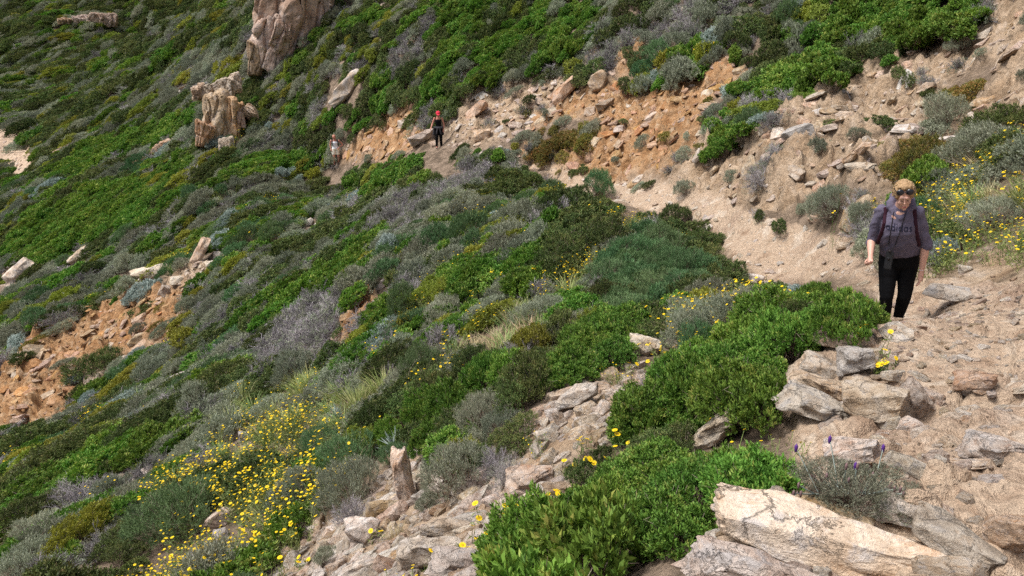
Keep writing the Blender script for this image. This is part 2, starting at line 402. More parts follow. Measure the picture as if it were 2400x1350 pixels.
# ------------------------------------------------------------------ materials
class NT_:
    def __init__(s, name):
        s.m = bpy.data.materials.new(name); s.m.use_nodes = True
        s.t = s.m.node_tree; s.t.nodes.clear()
        s.out = s.t.nodes.new('ShaderNodeOutputMaterial')
    def n(s, typ, **kw):
        q = s.t.nodes.new(typ)
        for k, v in kw.items():
            if hasattr(q, k): setattr(q, k, v)
        return q
    def l(s, a, b): s.t.links.new(a, b)
    def setv(s, sock, v):
        if hasattr(v, 'is_output'): s.l(v, sock)
        else: sock.default_value = v
    def noise(s, scale, detail=4, rough=.6, vec=None, dist=0):
        q = s.n('ShaderNodeTexNoise'); q.inputs['Scale'].default_value = scale; q.inputs['Detail'].default_value = detail
        q.inputs['Roughness'].default_value = rough; q.inputs['Distortion'].default_value = dist
        if vec is not None: s.l(vec, q.inputs['Vector'])
        return q.outputs['Fac']
    def vor(s, scale, vec=None, feature='F1', out='Distance'):
        q = s.n('ShaderNodeTexVoronoi', feature=feature); q.inputs['Scale'].default_value = scale
        if vec is not None: s.l(vec, q.inputs['Vector'])
        return q.outputs[out]
    def ramp(s, fac, stops):
        q = s.n('ShaderNodeValToRGB'); e = q.color_ramp.elements
        while len(e) > 1: e.remove(e[-1])
        for i, (p, c) in enumerate(stops):
            el = e[0] if i == 0 else e.new(p)
            el.position = p
            el.color = tuple(c) + (1,) if not np.isscalar(c) else (c, c, c, 1)
        s.l(fac, q.inputs['Fac']); return q.outputs['Color']
    def mix(s, fac, a, b, mode='MIX'):
        q = s.n('ShaderNodeMix', data_type='RGBA', blend_type=mode)
        s.setv(q.inputs[0], fac); s.setv(q.inputs[6], a if not isinstance(a, tuple) or len(a) == 4 else a + (1,))
        s.setv(q.inputs[7], b if not isinstance(b, tuple) or len(b) == 4 else b + (1,)); return q.outputs[2]
    def math(s, op, a, b=0.0):
        q = s.n('ShaderNodeMath', operation=op); s.setv(q.inputs[0], a); s.setv(q.inputs[1], b); return q.outputs[0]
    def attr(s, name):
        q = s.n('ShaderNodeAttribute', attribute_name=name); return q.outputs['Fac']
    def coord(s, which='Object'):
        return s.n('ShaderNodeTexCoord').outputs[which]
    def rand(s):
        return s.n('ShaderNodeObjectInfo').outputs['Random']
    def mapping(s, vec, scale=(1, 1, 1), rot=(0, 0, 0)):
        q = s.n('ShaderNodeMapping'); s.l(vec, q.inputs[0]); q.inputs['Scale'].default_value = scale; q.inputs['Rotation'].default_value = rot
        return q.outputs[0]
    def n2v(s, f):
        q = s.n('ShaderNodeCombineXYZ'); s.l(f, q.inputs[0]); s.l(f, q.inputs[1]); return q.outputs[0]
    def bump(s, h, strength=.4, dist=.02, nrm=None):
        q = s.n('ShaderNodeBump'); q.inputs['Strength'].default_value = strength; q.inputs['Distance'].default_value = dist
        s.l(h, q.inputs['Height'])
        if nrm is not None: s.l(nrm, q.inputs['Normal'])
        return q.outputs[0]
    def hsv(s, col, h=.5, sat=1.0, v=1.0):
        q = s.n('ShaderNodeHueSaturation'); s.setv(q.inputs['Hue'], h); s.setv(q.inputs['Saturation'], sat); s.setv(q.inputs['Value'], v)
        s.setv(q.inputs['Color'], col); return q.outputs[0]
    def principled(s, col, rough=.8, spec=.3, normal=None, **kw):
        q = s.n('ShaderNodeBsdfPrincipled'); s.setv(q.inputs['Base Color'], col if not isinstance(col, tuple) or len(col) == 4 else col + (1,))
        s.setv(q.inputs['Roughness'], rough); s.setv(q.inputs['Specular IOR Level'], spec)
        for k, v in kw.items(): s.setv(q.inputs[k], v)
        if normal is not None: s.l(normal, q.inputs['Normal'])
        s.l(q.outputs[0], s.out.inputs[0]); return q

def plain(name, col, rough=.7, spec=.3, vary=0.0, scale=30, bump=0):
    t = NT_(name)
    c = tuple(col) + (1,)
    nrm = None
    if vary or bump:
        f = t.noise(scale, 5, .6, t.coord())
        if vary:
            c = t.hsv(c, .5, 1.0, t.math('ADD', t.math('MULTIPLY', f, vary * 2), 1 - vary))
        if bump: nrm = t.bump(f, .5, bump)
    t.principled(c, rough, spec, nrm)
    return t.m

def leaf_mat(name, cols, back=None, rough=.6, trans=.25, hue_var=.03, val_var=.35, spec=.22):
    """foliage: colour from a per-leaf attribute ramp, varied per plant, a share of the light passing through"""
    t = NT_(name)
    c = t.ramp(t.attr('tint'), [(i / max(1, len(cols) - 1), q) for i, q in enumerate(cols)])
    r = t.rand()
    h = t.math('ADD', t.math('MULTIPLY', r, hue_var * 2), .5 - hue_var)
    r2 = t.math('FRACT', t.math('MULTIPLY', r, 17.31))
    v = t.math('ADD', t.math('MULTIPLY', r2, val_var * 2), 1 - val_var)
    c = t.hsv(c, h, 1.0, v)
    p = t.n('ShaderNodeBsdfPrincipled'); t.l(c, p.inputs['Base Color']); p.inputs['Roughness'].default_value = rough
    p.inputs['Specular IOR Level'].default_value = spec
    if trans > 0:
        tr = t.n('ShaderNodeBsdfTranslucent'); t.l(t.hsv(c, .49, 1.1, 1.3), tr.inputs['Color'])
        mx = t.n('ShaderNodeMixShader'); mx.inputs[0].default_value = trans
        t.l(p.outputs[0], mx.inputs[1]); t.l(tr.outputs[0], mx.inputs[2]); t.l(mx.outputs[0], t.out.inputs[0])
    else:
        t.l(p.outputs[0], t.out.inputs[0])
    return t.m

def rock_mat(name, stops, lichen=.35, seed=0.0, stain=(.42, .22, .09), scale=1.0):
    """weathered granite schist: mottled body, iron stain, grey lichen patches, pale flecks"""
    t = NT_(name)
    co = t.coord()
    r = t.rand()
    off = t.n('ShaderNodeVectorMath', operation='ADD'); t.l(co, off.inputs[0])
    cmb = t.n('ShaderNodeCombineXYZ')
    t.l(t.math('MULTIPLY', r, 37.0), cmb.inputs[0]); t.l(t.math('MULTIPLY', r, 91.0), cmb.inputs[1]); cmb.inputs[2].default_value = seed
    t.l(cmb.outputs[0], off.inputs[1])
    co = off.outputs[0]
    big = t.noise(2.6 * scale, 4, .65, co, .6)
    c = t.ramp(big, stops)
    n2 = t.noise(5.0 * scale, 6, .72, co, .5)
    st = t.ramp(n2, [(.0, 1.0), (.34, 1.0), (.44, 0.0), (1, 0.0)])
    c = t.mix(t.math('MULTIPLY', st, .6), c, stain)
    li = t.ramp(n2, [(.0, 0.0), (.53, 0.0), (.60, 1.0), (1, 1.0)])
    c = t.mix(t.math('MULTIPLY', li, lichen), c, (.40, .39, .40))
    wv = t.n('ShaderNodeVectorMath', operation='ADD'); t.l(co, wv.inputs[0]); t.l(t.n2v(n2), wv.inputs[1])
    crk = t.ramp(t.vor(2.4 * scale, t.mapping(wv.outputs[0], (1, 1, 2.0), (.3, .5, 0)), 'DISTANCE_TO_EDGE'), [(0, 0.0), (.012, .6), (.03, 1.0)])
    c = t.mix(.55, c, crk, 'MULTIPLY')
    fine = t.noise(50 * scale, 4, .75, co)
    c = t.mix(.8, c, t.ramp(fine, [(.22, .45), (.5, .88), (.78, 1.28)]), 'MULTIPLY')
    c = t.hsv(c, t.math('ADD', t.math('MULTIPLY', r, .03), .485), t.math('ADD', t.math('MULTIPLY', t.math('FRACT', t.math('MULTIPLY', r, 7.7)), .5), .62),
              t.math('ADD', t.math('MULTIPLY', t.math('FRACT', t.math('MULTIPLY', r, 13.7)), .4), .8))
    hgt = t.math('ADD', t.math('ADD', n2, t.math('MULTIPLY', fine, .35)), t.math('MULTIPLY', crk, .35))
    nrm = t.bump(hgt, .8, .04)
    t.principled(c, .88, .2, nrm)
    return t.m

# warm cream-tan rock of the place
ROCK_STOPS = [(.2, (.20, .125, .075)), (.42, (.37, .25, .16)), (.55, (.50, .37, .26)), (.72, (.60, .49, .39)), (.9, (.42, .36, .31))]
PALE_STOPS = [(.2, (.30, .21, .14)), (.42, (.50, .38, .275)), (.55, (.63, .52, .41)), (.72, (.70, .61, .53)), (.9, (.54, .50, .47))]
GREY_STOPS = [(.2, (.28, .22, .175)), (.45, (.45, .395, .345)), (.6, (.58, .525, .475)), (.8, (.66, .61, .56))]
ORNG_STOPS = [(.2, (.22, .10, .045)), (.45, (.40, .215, .10)), (.6, (.50, .31, .165)), (.8, (.56, .42, .28))]
CRAG_STOPS = [(.2, (.20, .115, .065)), (.42, (.36, .225, .13)), (.55, (.46, .315, .20)), (.72, (.55, .43, .32)), (.9, (.36, .31, .27))]
M_ROCK = rock_mat('tan_rock', ROCK_STOPS, .3)
M_PALE = rock_mat('pale_rock', PALE_STOPS, .55)
M_GREY = rock_mat('grey_rock', GREY_STOPS, .5, 3.0, (.35, .25, .17))
M_CRAG = rock_mat('crag_rock', CRAG_STOPS, .35, 9.0, scale=1.6)
M_ORNG = rock_mat('orange_rock', ORNG_STOPS, .08, 5.0)

def ground_material():
    t = NT_('hillside_ground')
    co = t.coord()
    mid = t.noise(2.6, 5, .66, co, .4); fine = t.noise(30, 4, .75, co)
    litter = t.ramp(mid, [(.25, (.075, .056, .040)), (.45, (.17, .127, .09)), (.6, (.28, .21, .155)), (.75, (.40, .31, .235))])
    path = t.ramp(mid, [(.22, (.24, .155, .098)), (.36, (.42, .300, .210)), (.46, (.55, .425, .312)), (.54, (.49, .360, .255)), (.62, (.61, .50, .390)), (.8, (.68, .58, .49))])
    path = t.mix(t.ramp(t.noise(.7, 4, .6, co, .5), [(.50, 0.0), (.64, .6)]), path, t.ramp(fine, [(.3, (.25, .165, .118)), (.7, (.40, .285, .215))]))
    tan = t.ramp(mid, [(.2, (.22, .14, .085)), (.42, (.38, .27, .175)), (.6, (.50, .38, .27)), (.8, (.55, .47, .40))])
    orng = t.ramp(mid, [(.2, (.21, .098, .042)), (.42, (.36, .195, .09)), (.56, (.44, .268, .142)), (.7, (.48, .345, .225)), (.85, (.51, .40, .30))])
    stk = t.ramp(t.noise(1.0, 4, .7, t.mapping(co, (.45, 3.2, 2.2), (0, 0, -1.254))), [(.32, .42), (.45, .85), (.6, 1.08), (.75, 1.22)])
    tan = t.mix(.85, tan, stk, 'MULTIPLY'); orng = t.mix(.85, orng, stk, 'MULTIPLY')
    c = t.mix(t.attr('bare'), litter, tan)
    c = t.mix(t.attr('orange'), c, orng)
    c = t.mix(t.attr('path'), c, path)
    c = t.mix(.85, c, t.ramp(fine, [(.25, .5), (.5, .95), (.75, 1.25)]), 'MULTIPLY')
    v1 = t.vor(11, co)
    h = t.math('ADD', t.math('ADD', fine, t.math('MULTIPLY', v1, -.7)), t.math('MULTIPLY', mid, 1.2))
    nrm = t.bump(h, .9, .06)
    t.principled(c, .92, .15, nrm)
    return t.m
M_GROUND = ground_material()

def build_ground():
    idx = np.arange(NR * NT).reshape(NR, NT)
    F = np.stack([idx[:-1, :-1], idx[:-1, 1:], idx[1:, 1:], idx[1:, :-1]], -1).reshape(-1, 4)[:, ::-1]
    V = np.stack([GX, GY, GZ], -1).reshape(-1, 3)
    me = new_mesh('hillside', V, np.ascontiguousarray(F), [M_GROUND])
    fattr(me, 'bare', G_bare); fattr(me, 'path', G_path); fattr(me, 'orange', G_orange)
    return link('hillside', me, kind='structure')
GROUND = build_ground()

# ------------------------------------------------------------------ plants: leaf-by-leaf meshes, a few variants of each kind
def unit(v):
    return v / np.maximum(np.linalg.norm(v, axis=-1, keepdims=True), 1e-9)
def leaves_mesh(P, D, L, W, rng, curl=.25):
    """one bent diamond per leaf: base P, direction D, length L, width W -> verts (n*4,3), quads (n,4)"""
    n = len(P)
    S = unit(np.cross(D, rng.normal(size=(n, 3))))
    N = np.cross(S, D)
    L = np.broadcast_to(np.asarray(L, float), (n,))[:, None]; W = np.broadcast_to(np.asarray(W, float), (n,))[:, None]
    mid = P + D * L * .5
    V = np.stack([P, mid + S * W * .5 + N * W * curl, P + D * L - N * L * .08, mid - S * W * .5 + N * W * curl], 1).reshape(-1, 3)
    F = np.arange(n * 4).reshape(n, 4)
    return V, F
def sticks_mesh(A, B, ra, rb):
    """open three-sided tapered sticks from A to B"""
    n = len(A)
    D = unit(B - A)
    ref = np.where(np.abs(D[:, 2:3]) < .9, np.array([[0, 0, 1.]]), np.array([[1., 0, 0]]))
    U = unit(np.cross(D, ref)); W = np.cross(D, U)
    ra = np.broadcast_to(np.asarray(ra, float), (n,))[:, None]; rb = np.broadcast_to(np.asarray(rb, float), (n,))[:, None]
    vs = []
    for k in range(3):
        a = 2 * math.pi * k / 3
        o = U * math.cos(a) + W * math.sin(a)
        vs.append(A + o * ra); vs.append(B + o * rb)
    V = np.stack(vs, 1).reshape(-1, 3)
    b = (np.arange(n) * 6)[:, None]
    F = np.concatenate([b + np.array([[0, 2, 3, 1]]), b + np.array([[2, 4, 5, 3]]), b + np.array([[4, 0, 1, 5]])], 0)
    return V, F
def lobes_of(rng, R, H, n):
    c = []
    for k in range(n):
        a = rng.uniform(0, 2 * math.pi); d = R * .68 * math.sqrt(rng.uniform(0, 1)) if k else 0
        rad = R * rng.uniform(.34, .52) * (1.15 if k == 0 else 1)
        top = H * (1 - .55 * (d / R) ** 2) * rng.uniform(.8, 1.08)
        c.append((d * math.cos(a), d * math.sin(a), max(top - rad * .85, -.05 * R), rad))
    return np.array(c)
def shrub_arrays(seed, n_sprig, n_leaf, L, W, R=.5, H=.42, n_lobe=9, erect=.45, sprig=.09, open_=.75, n_twig=160, n_clump=110, cs=.9):
    """leaf verts/quads/tints and twig verts/quads of one shrub with its root at the origin"""
    rng = np.random.default_rng(seed)
    C = lobes_of(rng, R, H, n_lobe)
    # clumps of shoots sit on the lobes, shoots crowd round each clump's dome: light tops, deep gaps between
    m = n_clump * 4
    k = rng.choice(len(C), m, p=C[:, 3] ** 2 / (C[:, 3] ** 2).sum())
    d = unit(rng.normal(size=(m, 3))); d[:, 2] = np.where(d[:, 2] < -.15, -d[:, 2], d[:, 2])
    Q = C[k, :3] + d * (C[k, 3] * rng.uniform(.72, 1.06, m))[:, None] * np.array([1, 1, .9])
    inside = np.zeros(m, bool)
    for j in range(len(C)):
        q = np.linalg.norm((Q - C[j, :3]) / np.array([1, 1, .9]), axis=1)
        inside |= (q < C[j, 3] * .66) & (k != j)
    keep = np.where(~inside & (Q[:, 2] > -.04 * R))[0]
    sel = []
    for i in keep:                      # spread the clumps
        if all(np.linalg.norm(Q[i] - Q[j]) > .085 * R * 2 * cs for j in sel): sel.append(i)
        if len(sel) >= n_clump: break
    Q, qd = Q[sel], d[sel]
    cr = R * rng.uniform(.14, .25, len(Q)) * cs; ctone = rng.normal(0, .14, len(Q))
    per = rng.integers(0, len(Q), n_sprig)
    d2 = unit(rng.normal(size=(n_sprig, 3)) + qd[per] * .75 + np.array([0, 0, .35]))
    P = Q[per] + d2 * (cr[per] * rng.uniform(.45, 1.0, n_sprig))[:, None]
    d = unit(d2 * .6 + qd[per] * .4)
    ok = P[:, 2] > -.08 * R
    P, d, per = P[ok], d[ok], per[ok]
    n = len(P)
    out = unit(d * (1 - erect) + np.array([0, 0, erect]) + rng.normal(size=(n, 3)) * .22)
    tone = np.clip(.5 + ctone[per] + rng.normal(0, .14, n), 0, 1)
    LP, LD, LT = [], [], []
    for j in range(n_leaf):
        f = (j + .5) / n_leaf
        side = unit(np.cross(out, rng.normal(size=(n, 3))))
        LP.append(P + out * (sprig * (f - .5))[..., None] if np.ndim(f) else P + out * sprig * (f - .5))
        LD.append(unit(out * (.45 + .55 * f) + side * open_ * (1.1 - .5 * f)))
        LT.append(np.clip(tone * .7 + f * .3 + rng.normal(0, .08, n), 0, 1))
    LP = np.concatenate(LP); LD = np.concatenate(LD); LT = np.concatenate(LT)
    sz = rng.uniform(.75, 1.2, len(LP))
    LV, LF = leaves_mesh(LP, LD, L * sz, W * sz, rng)
    t = rng.choice(n, min(n_twig, n), replace=False)
    base = rng.normal(size=(len(t), 3)) * np.array([R * .16, R * .16, .01]) - np.array([0, 0, .06 * R])
    elbow = base * .35 + P[t] * .65 + rng.normal(size=(len(t), 3)) * .05 * R - np.array([0, 0, .08 * R])
    e = t[:max(1, len(t) // 3)]        # bare shoots standing out of the leaves
    shoot = P[e] + unit(d[e] + rng.normal(size=(len(e), 3)) * .4 + np.array([0, 0, .3])) * R * rng.uniform(.08, .3, len(e))[:, None]
    A = np.concatenate([base, elbow, P[e]]); B = np.concatenate([elbow, P[t], shoot])
    TV, TF = sticks_mesh(A, B, np.concatenate([np.full(len(t), .012), np.full(len(t), .007), np.full(len(e), .004)]) * R * 2 * .7, np.concatenate([np.full(len(t), .007), np.full(len(t), .003), np.full(len(e), .002)]) * R * 2 * .7)
    return LV, LF, np.repeat(LT, 4), TV, TF, np.repeat(rng.random(len(A)), 6)
def dry_arrays(seed, n_main=22, n_sub=9, n_twig=5, R=.5, H=.42, th=1.0):
    """leafless wind-dried shrub: branching sticks only"""
    rng = np.random.default_rng(seed)
    A, B, ra, rb = [], [], [], []
    for i in range(n_main):
        a = rng.uniform(0, 2 * math.pi); e = rng.uniform(.25, 1.25)
        L = R * rng.uniform(.65, 1.1)
        d = np.array([math.cos(a) * math.cos(e), math.sin(a) * math.cos(e), math.sin(e) * H / R])
        p = np.array([rng.normal(0, .07 * R), rng.normal(0, .07 * R), -.05 * R])
        pts = [p]
        for s in range(3):
            d = unit(d + rng.normal(size=3) * .22 + np.array([0, 0, .06])); p = p + d * L / 3; pts.append(p)
        for s in range(3):
            A.append(pts[s]); B.append(pts[s + 1]); ra.append(.011 - .0025 * s); rb.append(.0085 - .0025 * s)
        for j in range(n_sub):
            f = rng.uniform(.25, 1.0) * 3; s = min(int(f), 2)
            q = pts[s] + (pts[s + 1] - pts[s]) * (f - s)
            dd = unit(d + rng.normal(size=3) * .6 + np.array([0, 0, .25])); l2 = R * rng.uniform(.16, .34)
            q2 = q + dd * l2
            A.append(q); B.append(q2); ra.append(.0045); rb.append(.0028)
            for k in range(n_twig):
                q3 = q + dd * l2 * rng.uniform(.3, 1); d3 = unit(dd + rng.normal(size=3) * .55 + np.array([0, 0, .2]))
                A.append(q3); B.append(q3 + d3 * R * rng.uniform(.09, .2)); ra.append(.0026); rb.append(.0012)
    A, B = np.array(A), np.array(B)
    V, F = sticks_mesh(A, B, np.array(ra) * R * 2 * th, np.array(rb) * R * 2 * th)
    return V, F, np.repeat(np.clip(rng.normal(.5, .25, len(A)), 0, 1), 6)
def grass_arrays(seed, n=110, R=.22, H=.34, w=.006):
    rng = np.random.default_rng(seed)
    a = rng.uniform(0, 2 * math.pi, n); d = R * .6 * np.sqrt(rng.random(n))
    base = np.stack([d * np.cos(a), d * np.sin(a), np.full(n, -.02)], 1)
    lean = np.stack([np.cos(a), np.sin(a), np.zeros(n)], 1) * rng.uniform(.1, .75, n)[:, None] + rng.normal(size=(n, 3)) * .15
    lean[:, 2] = 0
    h = H * rng.uniform(.5, 1.1, n)
    side = unit(np.cross(np.array([[0, 0, 1.]]), lean + 1e-3))
    V = []
    for s, ww in ((0, 1), (.4, .9), (.75, .6), (1, .08)):
        c = base + np.array([[0, 0, 1.]]) * (h * (s - .18 * s * s))[:, None] + lean * (h * s * s)[:, None]
        V += [c - side * w * ww / 2 * 1, c + side * w * ww / 2]
    V = np.stack(V, 1).reshape(-1, 3)
    b = (np.arange(n) * 8)[:, None]
    F = np.concatenate([b + np.array([[2 * s, 2 * s + 1, 2 * s + 3, 2 * s + 2]]) for s in range(3)], 0)
    return V, F, np.repeat(rng.random(n), 8)
def flower_heads(P, N, rad, rng, petals=13):
    """daisy heads: a ring of notched petals round a domed disc; verts, faces (tris), material index"""
    n = len(P)
    ref = np.where(np.abs(N[:, 2:3]) < .95, np.array([[0, 0, 1.]]), np.array([[1., 0, 0]]))
    U = unit(np.cross(N, ref)); W = np.cross(N, U)
    rad = np.broadcast_to(np.asarray(rad, float), (n,))[:, None]
    ring = []
    for k in range(petals * 2):
        a = math.pi * k / petals
        r = 1.0 if k % 2 else .74
        ring.append(P + (U * math.cos(a) + W * math.sin(a)) * rad * r + N * rad * (.10 if k % 2 else .04))
    m = petals * 2
    V = np.stack([P - N * rad * .05] + ring, 1)
    disc = [P + N * rad * .2] + [P + (U * math.cos(2 * math.pi * k / 7) + W * math.sin(2 * math.pi * k / 7)) * rad * .4 + N * rad * .07 for k in range(7)]
    V = np.concatenate([V, np.stack(disc, 1)], 1)
    tot = 1 + m + 8
    tri = [[0, 1 + k, 1 + (k + 1) % m] for k in range(m)] + [[m + 1, m + 2 + k, m + 2 + (k + 1) % 7] for k in range(7)]
    mi = [0] * m + [1] * 7
    F = ((np.arange(n) * tot)[:, None, None] + np.array(tri)[None]).reshape(-1, 3)
    return V.reshape(-1, 3), F, np.tile(mi, n)

M_LEAF = {
 'green': leaf_mat('mastic_leaf', [(0.045, 0.100, 0.016), (0.086, 0.185, 0.028), (0.165, 0.300, 0.050), (.34, .36, .09)], trans=.15, val_var=.24, hue_var=.018),
 'dark': leaf_mat('dark_leaf', [(0.034, 0.052, 0.018), (0.066, 0.098, 0.029), (0.125, 0.170, 0.050), (.26, .23, .09)], trans=.1, val_var=.34, hue_var=.022),
 'yellow': leaf_mat('yellow_green_leaf', [(0.141, 0.166, 0.028), (0.243, 0.275, 0.045), (0.371, 0.397, 0.077)], trans=.2, val_var=.2),
 'needle': leaf_mat('needle_leaf', [(0.058, 0.113, 0.046), (0.109, 0.192, 0.079), (0.179, 0.282, 0.128)], trans=.14, val_var=.2),
 'silver': leaf_mat('silver_leaf', [(0.160, 0.179, 0.118), (0.275, 0.301, 0.211), (0.410, 0.435, 0.333)], trans=.12, val_var=.32, hue_var=.03),
 'blue': leaf_mat('blue_grey_leaf', [(0.218, 0.275, 0.243), (0.346, 0.422, 0.384), (0.486, 0.563, 0.525)], trans=.12, val_var=.15),
 'rust': leaf_mat('rusty_leaf', [(0.109, 0.154, 0.038), (0.218, 0.198, 0.051), (0.410, 0.218, 0.077)], trans=.18, val_var=.25),
 'grass': leaf_mat('grass_blade', [(0.141, 0.224, 0.058), (0.243, 0.314, 0.102), (0.435, 0.435, 0.205)], trans=.25, val_var=.25),
 'straw': leaf_mat('straw_blade', [(0.282, 0.218, 0.122), (0.448, 0.358, 0.205), (0.602, 0.499, 0.320)], trans=.2, val_var=.25),
 'stalk': leaf_mat('flower_stalk', [(0.115, 0.173, 0.045), (0.192, 0.256, 0.077), (0.307, 0.333, 0.128)], trans=.2, val_var=.2),
}
M_DRY = leaf_mat('dry_twig', [(.20, .178, .182), (.32, .292, .302), (.47, .44, .455)], trans=0, rough=.85, val_var=.36, hue_var=.04, spec=.1)
M_TWIG = leaf_mat('brown_twig', [(0.166, 0.128, 0.096), (0.282, 0.224, 0.166), (0.410, 0.346, 0.282)], trans=0, rough=.85, val_var=.2, hue_var=.02, spec=.1)
M_PETAL = plain('yellow_petal', (.78, .56, .012), .55, .2, .25, 9)
M_DISC = plain('yellow_disc', (.62, .36, .01), .7, .2, .2, 200)

#            near sprigs, leaves, L, W | kwargs
KIND = {
 'green':  dict(n=1500, k=8, L=.040, W=.0150, H=.50, erect=.55, sprig=.055, open_=.75),
 'dark':   dict(n=1500, k=8, L=.028, W=.0110, H=.54, erect=.45, sprig=.06, open_=.85),
 'yellow': dict(n=1300, k=7, L=.032, W=.0130, H=.52, erect=.5, sprig=.06, open_=.8),
 'needle': dict(n=1500, k=9, L=.042, W=.0055, H=.62, erect=.7, sprig=.10, open_=.45),
 'silver': dict(n=1400, k=8, L=.034, W=.0060, H=.52, erect=.6, sprig=.08, open_=.55),
 'blue':   dict(n=1200, k=8, L=.045, W=.0090, H=.52, erect=.55, sprig=.07, open_=.7),
 'rust':   dict(n=1500, k=7, L=.026, W=.0100, H=.28, erect=.4, sprig=.05, open_=.9),
}
NV = 4
def joined(name, parts):
    """parts: list of (V, F quads or tris as (n,k), tint per vert, material) -> one mesh"""
    me = bpy.data.meshes.new(name)
    Vs, Ls, starts, tots, mi, ts = [], [], [], [], [], []
    off = 0; ls = 0
    for i, (V, F, T, m) in enumerate(parts):
        Vs.append(V); Ls.append((F + off).ravel()); k = F.shape[1]
        starts.append(ls + np.arange(len(F)) * k); tots.append(np.full(len(F), k)); mi.append(np.full(len(F), i) if not isinstance(m, tuple) else m[1])
        ts.append(np.broadcast_to(np.asarray(T, float), (len(V),)))
        off += len(V); ls += F.size
    V = np.concatenate(Vs).astype(np.float32); Lx = np.concatenate(Ls).astype(np.int32)
    me.vertices.add(len(V)); me.vertices.foreach_set('co', V.ravel())
    me.loops.add(len(Lx)); me.loops.foreach_set('vertex_index', Lx)
    st = np.concatenate(starts).astype(np.int32)
    me.polygons.add(len(st)); me.polygons.foreach_set('loop_start', st); me.polygons.foreach_set('loop_total', np.concatenate(tots).astype(np.int32))
    for _v, _f, _t, m in parts:
        me.materials.append(m if not isinstance(m, tuple) else m[0])
    me.polygons.foreach_set('material_index', np.concatenate(mi).astype(np.int32))
    me.update(calc_edges=True)
    fattr(me, 'tint', np.concatenate(ts))
    return me
NEAR = {}   # kind -> [(foliage mesh, branchwork mesh)]
MASS = {}   # kind -> [one joined lighter mesh]
for ki, (kd, q) in enumerate(KIND.items()):
    NEAR[kd], MASS[kd] = [], []
    for v in range(NV):
        a = shrub_arrays(100 * ki + v, int(q['n'] * 1.15), q['k'], q['L'], q['W'], H=q['H'], erect=q['erect'], sprig=q['sprig'], open_=q['open_'], n_lobe=7 + 2 * v)
        NEAR[kd].append((joined(kd + '_foliage', [(a[0], a[1], a[2], M_LEAF[kd])]), joined(kd + '_branchwork', [(a[3], a[4], a[5], M_TWIG)])))
    for v in range(3):
        a = shrub_arrays(100 * ki + 50 + v, 760, 6, q['L'] * 1.7, q['W'] * 1.9, H=q['H'], erect=q['erect'], sprig=q['sprig'] * 1.1, open_=q['open_'], n_lobe=7 + 2 * v, n_twig=70, n_clump=110, cs=.72)
        MASS[kd].append(joined(kd + '_scrub', [(a[0], a[1], a[2], M_LEAF[kd]), (a[3], a[4], a[5], M_TWIG)]))
NEAR['dry'], MASS['dry'] = [], []
for v in range(NV):
    V, F, T = dry_arrays(900 + v, 30, 11, 6, H=.55)
    a = shrub_arrays(940 + v, 260, 5, .026, .006, H=.40, n_twig=10)
    NEAR['dry'].append((joined('dry_twigs', [(V, F, T, M_DRY)]), joined('dry_leafage', [(a[0], a[1], a[2], M_LEAF['silver'])])))
for v in range(3):
    V, F, T = dry_arrays(950 + v, 22, 9, 4, H=.55, th=1.6)
    a = shrub_arrays(960 + v, 130, 5, .05, .014, H=.40, n_twig=10)
    MASS['dry'].append(joined('dry_scrub', [(V, F, T, M_DRY), (a[0], a[1], a[2], M_LEAF['silver'])]))
MASS['grass'] = [joined('grass_tuft', [grass_arrays(970 + v, 120, .24, .36, .009) + (M_LEAF['grass'],)]) for v in range(3)]
MASS['straw'] = [joined('straw_tuft', [grass_arrays(980 + v, 90, .22, .30, .006) + (M_LEAF['straw'],)]) for v in range(3)]
def daisy_arrays(seed, n, R, H, rad):
    rng = np.random.default_rng(seed)
    a = rng.uniform(0, 2 * math.pi, n); d = R * np.sqrt(rng.random(n))
    top = np.stack([d * np.cos(a), d * np.sin(a), H * rng.uniform(.55, 1.05, n)], 1)
    base = top * np.array([.35, .35, 0]) + np.array([0, 0, -.02])
    mid = (base + top) / 2 + rng.normal(size=(n, 3)) * .03
    SV, SF = sticks_mesh(np.concatenate([base, mid]), np.concatenate([mid, top]), .0022, .0016)
    N = unit(np.array([[0, -.15, 1.]]) + rng.normal(size=(n, 3)) * .3)
    HV, HF, HM = flower_heads(top, N, rad * rng.uniform(.6, 1.3, n), rng)
    m = n * 14
    k = rng.integers(0, n, m); f = rng.random(m)[:, None]
    LP = base[k] * (1 - f) + top[k] * f * .9; LD = unit(rng.normal(size=(m, 3)) + np.array([0, 0, .5]))
    LV, LF = leaves_mesh(LP, LD, .05 * rng.uniform(.6, 1.2, m), .008, rng)
    return (SV, SF, .5), (HV, HF, HM), (LV, LF, np.repeat(rng.random(m), 4))
MASS['flower'] = []
for v in range(4):
    s_, h_, l_ = daisy_arrays(990 + v, 13 + 5 * v, .32, .36, .0145)
    MASS['flower'].append(joined('daisy_clump', [s_ + (M_LEAF['stalk'],), l_ + (M_LEAF['stalk'],), (h_[0], h_[1], .5, (M_PETAL, h_[2] + 2))]))
    MASS['flower'][-1].materials.append(M_DISC)

